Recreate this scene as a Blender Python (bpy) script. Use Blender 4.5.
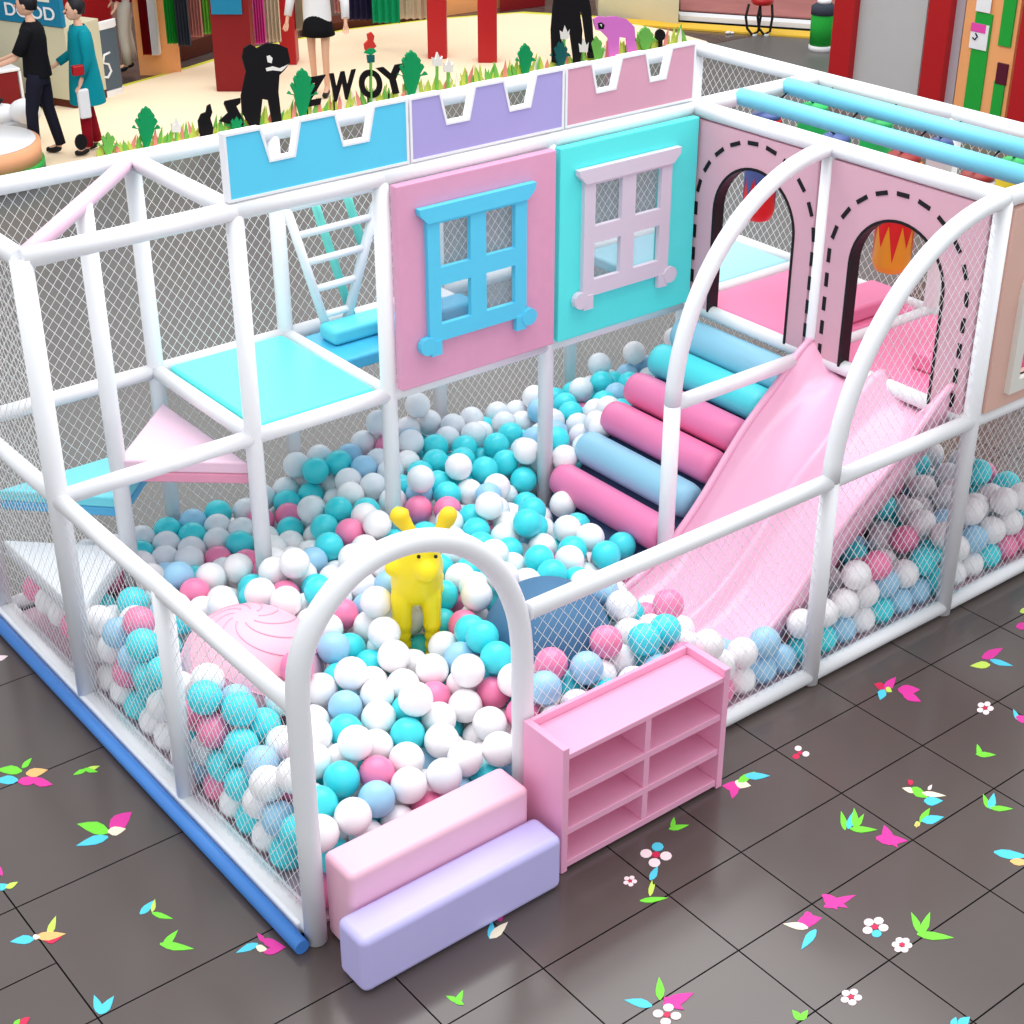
import bpy, bmesh, math, random
from mathutils import Vector, Matrix
random.seed(7)
for o in list(bpy.data.objects): bpy.data.objects.remove(o)
COL = bpy.context.scene.collection
SC = bpy.context.scene
# ---------------------------------------------------------------- camera
FPX, PITCH, YAW = 1604.818, 0.5049716, 0.6693363
CAM = Vector((-2.500362, -4.497805, 4.881204))
cd = bpy.data.cameras.new('camera'); cam = bpy.data.objects.new('camera', cd); COL.objects.link(cam)
cd.sensor_width = 36; cd.lens = 36 * FPX / 1024; cd.clip_end = 200
cam.location = CAM; cam.rotation_euler = (math.pi/2 - PITCH, 0, -YAW)
SC.camera = cam
# ---------------------------------------------------------------- light
w = bpy.data.worlds.new('hall_light'); SC.world = w; w.use_nodes = True
w.node_tree.nodes['Background'].inputs[0].default_value = (0.93, 0.97, 1.0, 1)
w.node_tree.nodes['Background'].inputs[1].default_value = 0.86
def area(name, loc, rot, size, power, col=(1, 1, 1)):
    l = bpy.data.lights.new(name, 'AREA'); l.shape = 'RECTANGLE'; l.size, l.size_y = size; l.energy = power; l.color = col
    o = bpy.data.objects.new(name, l); COL.objects.link(o); o.location = loc; o.rotation_euler = rot
area('ceiling_light', (3.5, 2.5, 7.5), (0, 0, 0), (9, 7), 560, (1, 1, 1))
area('ceiling_light_far', (8.5, 12.5, 7.0), (0, 0, 0), (9, 7), 330, (1, .98, .94))
SC.view_settings.view_transform = 'Standard'; SC.view_settings.look = 'None'
SC.view_settings.exposure = 0.28; SC.view_settings.gamma = 1
# ---------------------------------------------------------------- helpers
FW = Vector((math.sin(YAW)*math.cos(PITCH), math.cos(YAW)*math.cos(PITCH), -math.sin(PITCH)))
RT = Vector((math.cos(YAW), -math.sin(YAW), 0)); UP = RT.cross(FW)
def at(px, py, **k):
    'the place in the hall measured at a pixel, on the plane x=, y= or z='
    d = FW + RT*((px-512)/FPX) - UP*((py-512)/FPX)
    (ax, val), = k.items(); i = 'xyz'.index(ax)
    return CAM + d*((val-CAM[i])/d[i])
def lin(c):
    return tuple((v/255/12.92 if v/255 <= .04045 else ((v/255+.055)/1.055)**2.4) for v in c) + (1,)
MATS = {}
def M(name, rgb=None, rough=.5, spec=.4, noise=.04, scale=6, coat=0, bump=0, alpha=1, trans=0, metal=0, sheen=0):
    if name in MATS: return MATS[name]
    m = bpy.data.materials.new(name); m.use_nodes = True; nt = m.node_tree; b = nt.nodes['Principled BSDF']
    c = lin(rgb)
    tc = nt.nodes.new('ShaderNodeTexCoord'); n = nt.nodes.new('ShaderNodeTexNoise'); n.inputs['Scale'].default_value = scale
    n.inputs['Detail'].default_value = 3
    nt.links.new(tc.outputs['Object'], n.inputs['Vector'])
    mx = nt.nodes.new('ShaderNodeMix'); mx.data_type = 'RGBA'
    nt.links.new(n.outputs['Fac'], mx.inputs[0])
    mx.inputs[6].default_value = tuple(v*(1-noise) for v in c[:3]) + (1,)
    mx.inputs[7].default_value = tuple(min(1, v*(1+noise)) for v in c[:3]) + (1,)
    nt.links.new(mx.outputs[2], b.inputs['Base Color'])
    b.inputs['Roughness'].default_value = rough; b.inputs['Specular IOR Level'].default_value = spec
    b.inputs['Coat Weight'].default_value = coat; b.inputs['Metallic'].default_value = metal
    b.inputs['Coat Roughness'].default_value = .15
    b.inputs['Transmission Weight'].default_value = trans; b.inputs['Alpha'].default_value = alpha
    if bump:
        bp = nt.nodes.new('ShaderNodeBump'); bp.inputs['Strength'].default_value = bump; bp.inputs['Distance'].default_value = .01
        nt.links.new(n.outputs['Fac'], bp.inputs['Height']); nt.links.new(bp.outputs[0], b.inputs['Normal'])
    MATS[name] = m; return m
WL = {}
class MB:
    'collects shapes in world coordinates; build() links them as one mesh'
    def __init__(s): s.v = []; s.f = []; s.m = []; s.sm = []
    def add(s, V, F, mi=0, smooth=False):
        b = len(s.v); s.v += [Vector(p) for p in V]
        for f in F: s.f.append([b+i for i in f]); s.m.append(mi); s.sm.append(smooth)
        return s
    def box(s, x0, x1, y0, y1, z0, z1, mi=0, mat=None):
        V = [Vector((x, y, z)) for x in (x0, x1) for y in (y0, y1) for z in (z0, z1)]
        if mat: V = [mat @ p for p in V]
        return s.add(V, [(0,1,3,2),(4,6,7,5),(0,4,5,1),(2,3,7,6),(0,2,6,4),(1,5,7,3)], mi)
    def tube(s, P, r, n=12, mi=0, cap=True, closed=False):
        P = [Vector(p) for p in P]; N = len(P)
        rr = r if isinstance(r, (list, tuple)) else [r]*N
        T = []
        for i in range(N):
            a = P[(i-1) % N] if (closed or i > 0) else P[i]; b = P[(i+1) % N] if (closed or i < N-1) else P[i]
            T.append((b-a).normalized())
        ref = Vector((0, 0, 1)) if abs(T[0].z) < .9 else Vector((1, 0, 0))
        nrm = (ref - T[0]*ref.dot(T[0])).normalized(); V = []
        for i in range(N):
            nrm = (nrm - T[i]*nrm.dot(T[i])).normalized(); bn = T[i].cross(nrm)
            for k in range(n):
                a = 2*math.pi*k/n; V.append(P[i] + (nrm*math.cos(a) + bn*math.sin(a))*rr[i])
        F = []
        for i in range(N if closed else N-1):
            j = (i+1) % N
            for k in range(n):
                l = (k+1) % n; F.append((i*n+k, i*n+l, j*n+l, j*n+k))
        s.add(V, F, mi, True)
        if cap and not closed:
            b = len(s.v)-len(V)
            s.f.append([b+k for k in range(n)][::-1]); s.m.append(mi); s.sm.append(False)
            s.f.append([b+(N-1)*n+k for k in range(n)]); s.m.append(mi); s.sm.append(False)
        return s
    def prism(s, pts, d, mi=0, mside=None):
        'closed outline of 3D points pushed along vector d'
        P = [Vector(p) for p in pts]; d = Vector(d); n = len(P)
        b = len(s.v); s.v += P + [p+d for p in P]
        nn = sum(((P[i]-P[0]).cross(P[(i+1) % n]-P[0]) for i in range(1, n-1)), Vector())
        flip = nn.dot(d) > 0
        A = [b+i for i in range(n)]; Bq = [b+n+i for i in range(n)]
        s.f.append(A[::-1] if flip else A); s.m.append(mi); s.sm.append(False)
        s.f.append(Bq if flip else Bq[::-1]); s.m.append(mi); s.sm.append(False)
        for i in range(n):
            j = (i+1) % n; q = [A[i], A[j], Bq[j], Bq[i]]
            s.f.append(q if flip else q[::-1]); s.m.append(mi if mside is None else mside); s.sm.append(False)
        return s
    def ball(s, c, r, n=16, mi=0, R=None):
        r = r if isinstance(r, (tuple, list)) else (r, r, r); V = []; c = Vector(c)
        m = n//2
        for i in range(1, m):
            t = math.pi*i/m
            for k in range(n):
                a = 2*math.pi*k/n; p = Vector((r[0]*math.sin(t)*math.cos(a), r[1]*math.sin(t)*math.sin(a), r[2]*math.cos(t)))
                V.append(c + (R @ p if R else p))
        tp = Vector((0, 0, r[2])); V += [c + (R @ tp if R else tp), c - (R @ tp if R else tp)]
        F = [(i*n+k, (i+1)*n+k, (i+1)*n+(k+1) % n, i*n+(k+1) % n) for i in range(m-2) for k in range(n)]
        F += [((m-1)*n, k, (k+1) % n) for k in range(n)] + [((m-1)*n+1, (m-2)*n+(k+1) % n, (m-2)*n+k) for k in range(n)]
        return s.add(V, F, mi, True)
    def lathe(s, c, prof, n=24, mi=0):
        c = Vector(c); V = [c + Vector((r*math.cos(2*math.pi*k/n), r*math.sin(2*math.pi*k/n), z)) for r, z in prof for k in range(n)]
        F = [(i*n+k, i*n+(k+1) % n, (i+1)*n+(k+1) % n, (i+1)*n+k) for i in range(len(prof)-1) for k in range(n)]
        s.add(V, F, mi, True); b = len(s.v)-len(V)
        for q in ([b+k for k in range(n)][::-1], [b+(len(prof)-1)*n+k for k in range(n)]): s.f.append(q); s.m.append(mi); s.sm.append(True)
        return s
    def build(s, name, mats, parent=None, bevel=0, seg=3, origin=None):
        mats = mats if isinstance(mats, (list, tuple)) else [mats]
        if parent: o0 = WL[parent.name]
        elif origin is not None: o0 = Vector(origin)
        else:
            xs = [p.x for p in s.v]; ys = [p.y for p in s.v]; o0 = Vector(((min(xs)+max(xs))/2, (min(ys)+max(ys))/2, min(p.z for p in s.v)))
        me = bpy.data.meshes.new(name); me.from_pydata([tuple(p-o0) for p in s.v], [], s.f)
        for i, p in enumerate(me.polygons): p.material_index = s.m[i]; p.use_smooth = s.sm[i] or bevel > 0
        for m in mats: me.materials.append(m)
        bm = bmesh.new(); bm.from_mesh(me); bmesh.ops.recalc_face_normals(bm, faces=bm.faces); bm.to_mesh(me); bm.free()
        o = bpy.data.objects.new(name, me); COL.objects.link(o)
        if parent: o.parent = parent
        else: o.location = o0
        if bevel:
            md = o.modifiers.new('soft_edge', 'BEVEL'); md.width = bevel; md.segments = seg; md.limit_method = 'ANGLE'; md.angle_limit = .6; md.harden_normals = True
        WL[o.name] = o0; return o
def tag(o, label=None, cat=None, group=None, kind=None):
    for k, v in (('label', label), ('category', cat), ('group', group), ('kind', kind)):
        if v: o[k] = v
    return o
def thing(name, loc, label, cat, group=None):
    o = bpy.data.objects.new(name, None); COL.objects.link(o); o.location = loc; o.empty_display_size = .1
    WL[o.name] = Vector(loc); return tag(o, label, cat, group)
def copy_thing(root, loc, label, rotz=None):
    r = root.copy(); COL.objects.link(r); r.location = loc; r['label'] = label; WL[r.name] = Vector(loc)
    if rotz is not None: r.rotation_euler = (0, 0, rotz)
    for ch in [c for c in root.children]:
        c = ch.copy(); COL.objects.link(c); c.parent = r
        for g in ch.children:
            d = g.copy(); COL.objects.link(d); d.parent = c
    return r
def skin(name, parts, mat, parent=None, sub=1, extra=None, origin=None):
    'parts: chains of (point, radius); the surface is grown with Skin + Subdivision and stored as a mesh'
    vs = []; es = []; rs = []; key = {}
    for ch in parts:
        prev = None
        for p, r in ch:
            k = tuple(round(c, 4) for c in p)
            if k not in key: key[k] = len(vs); vs.append(k); rs.append(r)
            i = key[k]
            if prev is not None and prev != i: es.append((prev, i))
            prev = i
    me = bpy.data.meshes.new(name); me.from_pydata(vs, es, []); o = bpy.data.objects.new(name, me); COL.objects.link(o)
    md = o.modifiers.new('skin', 'SKIN'); md.use_smooth_shade = True
    for i, sv in enumerate(me.skin_vertices[0].data):
        rr = rs[i]; sv.radius = rr if isinstance(rr, tuple) else (rr, rr); sv.use_root = i == 0; sv.use_loose = False
    ms = o.modifiers.new('sub', 'SUBSURF'); ms.levels = sub; ms.render_levels = sub
    dg = bpy.context.evaluated_depsgraph_get(); ev = bpy.data.meshes.new_from_object(o.evaluated_get(dg))
    bpy.data.objects.remove(o)
    b = MB(); b.v = [v.co.copy() for v in ev.vertices]; b.f = [list(p.vertices) for p in ev.polygons]; b.m = [0]*len(b.f); b.sm = [True]*len(b.f)
    if extra: extra(b)
    bpy.data.meshes.remove(ev)
    return b.build(name, mat, parent, origin=origin)
# ---------------------------------------------------------------- materials
WHITE = M('white_foam', (240, 240, 243), .42, .45, .02, bump=.05)
NETM = M('net_cord', (250, 250, 250), .6, .2, .02)
TILE = M('floor_tile', (88, 78, 75), .17, .5, .12, 1.1)
GROUT = M('grout', (14, 12, 13), .8, .1)
PINKP = M('pink_board', (226, 160, 190), .5, .3, .05, 14)
TURQ = M('turquoise_board', (92, 238, 234), .5, .3, .03)
SKYB = M('sky_blue_board', (90, 204, 238), .5, .3, .03)
LILAC = M('lilac_board', (172, 162, 218), .5, .3, .03)
ROSE = M('rose_board', (218, 158, 178), .5, .3, .04)
PALE = M('pale_window_frame', (218, 206, 220), .5, .3, .03)
ARCHP = M('arch_board_pink', (218, 170, 184), .5, .3, .04)
PEACH = M('peach_board', (226, 182, 168), .5, .3, .04)
BLACK = M('black_trim', (22, 14, 18), .5, .3)
T1, T2, T3, XA, XB, F1, F2 = 1.08, 1.93, 3.042, 4.15, 5.215, 1.142, 3.054
Y1, Y2, Y3, Z1, Z2 = 1.126, 2.186, 3.264, 1.2, 2.412
# ---------------------------------------------------------------- the floor
b = MB(); b.box(-9, 26, -6, 30, -.06, -.004, 1)
xs = [-9+.58*i for i in range(13)]; xs = [x for x in xs if x < -1.6] + [-1.47, -.92, -.37, .14, .65, 1.36, 1.812, 2.49]
while xs[-1] < 26: xs.append(xs[-1]+.6)
ys = [-.295-.43*i for i in range(13, 0, -1)] + [-.295+.43*i for i in range(71)]
xs.remove(-.37)
def rows(x0):
    if x0 < .1: return [y for y in ys if y < 0]+[.172]+([.559] if x0 < -1 else [])+[.976+.82*k for k in range(36)]
    return ys
for i in range(len(xs)-1):
    ys_col = rows(xs[i])
    for j in range(len(ys_col)-1):
        g = .0035; x0, x1, y0, y1 = xs[i]+g, xs[i+1]-g, ys_col[j]+g, ys_col[j+1]-g
        b.add([(x0, y0, 0), (x1, y0, 0), (x1, y1, 0), (x0, y1, 0)], [(0, 1, 2, 3)], 0)
        k = len(b.v)-4
fl = b.build('floor', [TILE, GROUT], origin=(0, 0, 0)); tag(fl, kind='structure')
HALLF = M('hall_floor_grey', (98, 96, 94), .35, .4, .12, .9)
hf = MB().box(-9, 25.9, 3.42, 10.84, .0005, .0015).build('floor_hall', HALLF, origin=(0, 0, 0)); tag(hf, kind='structure')
# ---------------------------------------------------------------- the steel and foam frame of the play pen
frame = thing('play_pen_frame', (0, 0, 0), 'white padded tube frame with diamond netting around the whole ball pit', 'play pen frame')
def post(x, y, z0, z1, r=.046, **k): MB().tube([(x, y, z0), (x, y, z1)], r, 16).build('post', WHITE, frame)
def rail(a, c, r=.043, name='rail', mat=WHITE, label=None):
    o = MB().tube([a, c], r, 14).build(name, mat, frame)
    if label: o['label'] = label
    return o
for x, y, zt in ((0, Y1, Z1), (0, Y2, Z2), (0, Y3, Z2), (T1, Y2, Z2), (T2, Y2, Z2), (T3, Y2, Z2), (XA, Y2, Z2), (T1, Y3, Z2), (T2, Y3, Z2), (T3, Y3, Z2), (XA, Y3, Z2),
                 (XB, Y3, Z2), (XB, Y2, Z2), (XB, Y1, Z2), (XB, 0, Z2), (XA, Y1, Z2), (XA, 0, Z2), (F2, 0, Z1), (F2, Y1, Z1), (.55, 2.72, Z2)):
    post(x, y, 0.005, zt, .052 if (x, y) == (0, Y2) else .046)
P0 = lambda x, y, z: (x, y, z)
for a, c in (((0, 0, .05), (0, Y1, .05)), ((0, Y1, .05), (0, Y2, .05)), ((0, Y2, .05), (0, Y3, .05)),
             ((F1, 0, .05), (F2, 0, .05)), ((F2, 0, .05), (XA, 0, .05)), ((XA, 0, .05), (XB, 0, .05)),
             ((XB, 0, .05), (XB, Y2, .05)), ((XB, Y2, .05), (XB, Y3, .05)), ((0, Y3, .05), (T2, Y3, .05)), ((T2, Y3, .05), (XB, Y3, .05)),
             # waist height
             ((0, 0, Z1), (0, Y1, Z1)), ((0, Y1, Z1), (0, Y2, Z1)), ((0, Y2, Z1), (0, Y3, Z1)), ((0, Y3, Z1), (T1, Y3, Z1)), ((T1, Y3, Z1), (T2, Y3, Z1)), ((T2, Y3, Z1), (T3, Y3, Z1)), ((T3, Y3, Z1), (XA, Y3, Z1)), ((XA, Y3, Z1), (XB, Y3, Z1)),
             ((0, Y2, Z1), (T1, Y2, Z1)), ((T1, Y2, Z1), (T2, Y2, Z1)), ((T2, Y2, Z1), (T3, Y2, Z1)), ((T3, Y2, Z1), (XA, Y2, Z1)), ((XA, Y2, Z1), (XB, Y2, Z1)),
             ((T1, Y2, Z1), (T1, Y3, Z1)), ((T2, Y2, Z1), (T2, Y3, Z1)), ((F1, 0, Z1), (F2, 0, Z1)), ((F2, 0, Z1), (XA, 0, Z1)), ((XA, 0, Z1), (XB, 0, Z1)),
             ((F2, Y1, Z1), (XA, Y1, Z1)), ((XA, Y1, Z1), (XB, Y1, Z1)), ((XA, 0, Z1), (XA, Y1, Z1)), ((XA, Y1, Z1), (XA, Y2, Z1)), ((XB, 0, Z1), (XB, Y1, Z1)), ((XB, Y1, Z1), (XB, Y2, Z1)), ((XB, Y2, Z1), (XB, Y3, Z1)),
             # top
             ((0, Y3, Z2), (T1, Y3, Z2)), ((T1, Y3, Z2), (T2, Y3, Z2)), ((T2, Y3, Z2), (T3, Y3, Z2)), ((T3, Y3, Z2), (XA, Y3, Z2)), ((XA, Y3, Z2), (XB, Y3, Z2)),
             ((0, Y2, Z2), (T1, Y2, Z2)), ((T1, Y2, Z2), (T2, Y2, Z2)), ((T2, Y2, Z2), (T3, Y2, Z2)), ((T3, Y2, Z2), (XA, Y2, Z2)), ((XA, Y2, Z2), (XB, Y2, Z2)),
             ((0, Y2, Z2), (0, Y3, Z2)), ((T1, Y2, Z2), (T1, Y3, Z2)), ((XA, 0, Z2), (XA, Y1, Z2)), ((XA, Y1, Z2), (XA, Y2, Z2)), ((XB, 0, Z2), (XB, Y1, Z2)), ((XB, Y1, Z2), (XB, Y2, Z2)), ((XB, Y2, Z2), (XB, Y3, Z2)), ((XA, 0, Z2), (XB, 0, Z2))):
    rail(a, c, (.043 if a[2] < 2 else .048) if a[2] > .1 else .042)
rail((0, Y2, Z2), (T1, Y3, Z2), .042, 'diagonal_rail', M('pale_pink_foam', (238, 196, 216), .45, .4), 'pale pink diagonal foam tube')
for x in (4.50, 4.90):
    rail((x, Y2-.03, Z2+.012), (x, .03, Z2+.012), .052, 'foam_bar', M('light_blue_foam', (118, 208, 234), .42, .45), 'light blue foam tube')
# entrance hoop and the two quarter arches
K_ = [(0, 1.2), (.012, 1.36), (.053, 1.49), (.13, 1.60), (.245, 1.695), (.36, 1.742), (.47, 1.755), (.58, 1.745), (.69, 1.71), (.80, 1.65), (.90, 1.56), (.985, 1.45), (1.05, 1.32), (1.095, 1.17), (1.115, 1.0)]
P = [(0, 0, .005), (0, 0, .6)]
for q_ in range(len(K_)-1):          # smooth the hoop through its measured points
    p0, p1, p2, p3 = K_[max(q_-1, 0)], K_[q_], K_[q_+1], K_[min(q_+2, len(K_)-1)]
    for t in (0, .33, .67):
        cr = lambda a_: .5*((2*p1[a_])+(-p0[a_]+p2[a_])*t+(2*p0[a_]-5*p1[a_]+4*p2[a_]-p3[a_])*t*t+(-p0[a_]+3*p1[a_]-3*p2[a_]+p3[a_])*t**3)
        P.append((cr(0), 0, cr(1)))
P += [(1.115, 0, .98), (1.12, 0, .5), (1.12, 0, .005)]
MB().tube(P, .049, 18).build('entrance_arch', WHITE, frame)
for y in (0, Y1):
    P = [(XA-(XA-F2)*math.cos(math.pi/2*i/18), y, Z1+(Z2-Z1)*math.sin(math.pi/2*i/18)) for i in range(19)]
    MB().tube(P, .046, 16).build('curved_rail', WHITE, frame)
# netting: every cord is real
def net(O, U, V, outline, name='net_panel', s=.046, ang=52, r=.0016):
    'cords in the plane O + u U + v V, clipped to the outline in (u, v)'
    O, U, V = Vector(O), Vector(U), Vector(V); N = U.cross(V); b = MB(); n = len(outline)
    for sg in (1, -1):
        a = math.radians(ang*sg); d = (math.cos(a), math.sin(a)); q = (-d[1], d[0])
        pr_ = [p[0]*q[0]+p[1]*q[1] for p in outline]; k = math.ceil(min(pr_)/s)
        while k*s < max(pr_):
            c = k*s+.0001; k += 1; ts = []
            for i in range(n):
                a0, a1 = pr_[i], pr_[(i+1) % n]
                if (a0 > c) != (a1 > c):
                    t = (c-a0)/(a1-a0); p, p2 = outline[i], outline[(i+1) % n]
                    ts.append((p[0]+(p2[0]-p[0])*t)*d[0] + (p[1]+(p2[1]-p[1])*t)*d[1])
            ts.sort()
            for i in range(0, len(ts)-1, 2):
                A, Bq = [(q[0]*c+d[0]*t, q[1]*c+d[1]*t) for t in (ts[i], ts[i+1])]
                pa = O+U*A[0]+V*A[1]+N*(.0012*sg); pb = O+U*Bq[0]+V*Bq[1]+N*(.0012*sg); side = (U*q[0]+V*q[1])*r; up = N*r
                b.add([pa+side, pa-side*.5+up*.87, pa-side*.5-up*.87, pb+side, pb-side*.5+up*.87, pb-side*.5-up*.87], [(0, 1, 4, 3), (1, 2, 5, 4), (2, 0, 3, 5)], 0, True)
    return b.build(name, NETM, frame)
def rect(a, c, z0, z1): return [(a, z0), (c, z0), (c, z1), (a, z1)]
X, Y, Z = (1, 0, 0), (0, 1, 0), (0, 0, 1)
e = .04
for a, c in ((0, Y1), (Y1, Y2), (Y2, Y3)): net((0, 0, 0), Y, Z, rect(a+e, c-e, .09, Z1-e))
net((0, 0, 0), Y, Z, rect(Y2+e, Y3-e, Z1+e, Z2-e))
for a, c in ((0, T1), (T1, T2), (T2, T3), (T3, XA), (XA, XB)):
    net((0, Y3, 0), X, Z, rect(a+e, c-e, .09, Z1-e)); net((0, Y3, 0), X, Z, rect(a+e, c-e, Z1+e, Z2-e))
for a, c in ((0, Y1), (Y1, Y2), (Y2, Y3)):
    net((XB, 0, 0), Y, Z, rect(a+e, c-e, .09, Z1-e)); net((XB, 0, 0), Y, Z, rect(a+e, c-e, Z1+e, Z2-e))
net((0, 0, 0), X, Z, rect(F1+e, F2-e, .09, Z1-e)); net((0, 0, 0), X, Z, rect(F2+e, XA-e, .09, Z1-e)); net((0, 0, 0), X, Z, rect(XA+e, XB-e, .09, Z1-e))
net((0, 0, 0), X, Z, [(XA-e, Z1+e)] + [(F2+e, Z1+e)] + [(XA-(XA-F2-e)*math.cos(math.pi/2*i/10), Z1+(Z2-Z1-e)*math.sin(math.pi/2*i/10)) for i in range(1, 10)] + [(XA-e, Z2-2*e)])
# ---------------------------------------------------------------- wall boards
def xz(y, pts): return [(x, y, z) for x, z in pts]
def yz(x, pts): return [(x, y, z) for y, z in pts]
def ring(b, outer, inner, push, mi=0):
    'band between two outlines with the same number of points'
    n = len(outer); d = Vector(push); V = [Vector(p) for p in outer] + [Vector(p) for p in inner]; V += [p+d for p in V]; F = []
    for i in range(n):
        j = (i+1) % n
        F += [(i, j, n+j, n+i), (2*n+i, 3*n+i, 3*n+j, 2*n+j), (i, 2*n+i, 2*n+j, j), (n+i, n+j, 3*n+j, 3*n+i)]
    b.add(V, F, mi)
def inset(pts, d):
    n = len(pts); A = sum(pts[i][0]*pts[(i+1) % n][1]-pts[(i+1) % n][0]*pts[i][1] for i in range(n)); sg = 1 if A > 0 else -1; out = []
    for i in range(n):
        p0, p, p1 = Vector(pts[i-1]), Vector(pts[i]), Vector(pts[(i+1) % n])
        e0 = (p-p0).normalized(); e1 = (p1-p).normalized(); n0 = Vector((-e0.y, e0.x))*sg; n1 = Vector((-e1.y, e1.x))*sg
        m = (n0+n1); m = m/m.length_squared*2 if m.length > .2 else n0
        out.append((p.x+m.x*d, p.y+m.y*d))
    return out
for x0, x1, ns, mat, nm, lab in ((1.045, 2.098, ((1.25, 1.46), (1.67, 1.89)), SKYB, 'sky blue', 'sky blue battlement board above the ladder bay, leftmost of the three'),
                        (2.108, 3.130, ((2.305, 2.52), (2.72, 2.93)), LILAC, 'lilac', 'lilac battlement board above the pink window board'),
                        (3.140, 4.115, ((3.33, 3.54), (3.73, 3.92)), ROSE, 'rose', 'rose pink battlement board above the turquoise window board')):
    pts = [(x0, 2.462), (x1, 2.462), (x1, 2.795)]
    for a, c in reversed(ns): pts += [(c, 2.795), (c-.042, 2.632), (a+.042, 2.632), (a, 2.795)]
    pts += [(x0, 2.795)]
    r = thing('battlement_board', ((x0+x1)/2, Y2, 2.462), lab, 'wall board', 'castle battlement boards')
    MB().prism(xz(Y2-.02, inset(pts, .004)), (0, .04, 0)).build('board', mat, r)
    b = MB(); ring(b, xz(Y2-.026, pts), xz(Y2-.026, inset(pts, .013)), (0, .052, 0)); b.build('white_edging', WHITE, r)
def window_board(x0, x1, bmat, fmat, wx0, wx1, name, lab, flab):
    r = thing(name, ((x0+x1)/2, Y2-.06, 1.243), lab, 'wall board', 'window boards of the play pen')
    hx = [wx0+.12, wx0+.32, wx0+.43, wx0+.635]; z0, z1 = 1.245, 2.385
    ox0, ox1, oz0, oz1 = wx0+.09, wx1-.09, 1.56, 2.165
    b = MB(); A = xz(Y2-.105, [(x0, z0), (x1, z0), (x1, z1), (x0, z1)]); C = xz(Y2-.105, [(ox0, oz0), (ox1, oz0), (ox1, oz1), (ox0, oz1)])
    ring(b, A, C, (0, .055, 0)); b.build('board', bmat, r, .008)
    f = MB(); yf = Y2-.135; th = .03
    xl, xr = wx0+.045, wx1-.045
    wm = (wx0+wx1)/2; GX = [xl, wx0+.125, wm-.052, wm+.052, wx1-.125, xr]; GZ = [1.49, 1.585, 1.805, 1.905, 2.150, 2.20]
    hole = {(1, 1), (3, 1), (1, 3), (3, 3)}; vid = {}; V = []; F = []
    def vv(i, j, k):
        if (i, j, k) not in vid: vid[(i, j, k)] = len(V); V.append((GX[i], yf+th*k, GZ[j]))
        return vid[(i, j, k)]
    for i in range(5):
        for j in range(5):
            if (i, j) in hole: continue
            for k in (0, 1): F.append((vv(i, j, k), vv(i+1, j, k), vv(i+1, j+1, k), vv(i, j+1, k)))
            for (di, dj, q) in ((-1, 0, ((i, j), (i, j+1))), (1, 0, ((i+1, j), (i+1, j+1))), (0, -1, ((i, j), (i+1, j))), (0, 1, ((i, j+1), (i+1, j+1)))):
                ni, nj = i+di, j+dj
                if not (0 <= ni < 5 and 0 <= nj < 5) or (ni, nj) in hole: F.append((vv(*q[0], 0), vv(*q[1], 0), vv(*q[1], 1), vv(*q[0], 1)))
    f.add(V, F)
    f.prism(xz(yf-.014, [(wx0-.01, 2.25), (wx1+.01, 2.25), (wx1+.004, 2.215), (wx1-.045, 2.165), (xl, 2.165), (wx0-.004, 2.215)]), (0, th+.01, 0))
    cyc = lambda cx: [(cx+.052*math.cos(a), 1.48+.05*math.sin(a)) for a in [math.pi*2*i/14 for i in range(14)]]
    for cx in (wx0+.03, wx1-.03): f.prism(xz(yf-.012, cyc(cx)), (0, th+.009, 0))
    for cx in (wx0+.085, wx1-.085): f.box(cx-.035, cx+.035, yf-.007, yf+th-.005, 1.415, 1.50)
    o = f.build('window_frame', fmat, r); o['label'] = flab
    g = MB().box(ox0, ox1, Y2-.075, Y2-.068, oz0, oz1).build('window_pane', GLASS, o)
def glass():
    m = M('window_glass', (150, 172, 184), .08, .5, .02); n = m.node_tree; b = n.nodes['Principled BSDF']
    b.inputs['Alpha'].default_value = .32; return m
GLASS = glass()
window_board(1.95, 3.015, PINKP, SKYB, 2.075, 2.83, 'window_board', 'pink wall board with a sky blue toy window frame', 'sky blue window frame')
window_board(3.045, 4.095, TURQ, PALE, 3.155, 3.91, 'window_board', 'turquoise wall board with a pale pinkish white toy window frame', 'pale pinkish white window frame')
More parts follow.
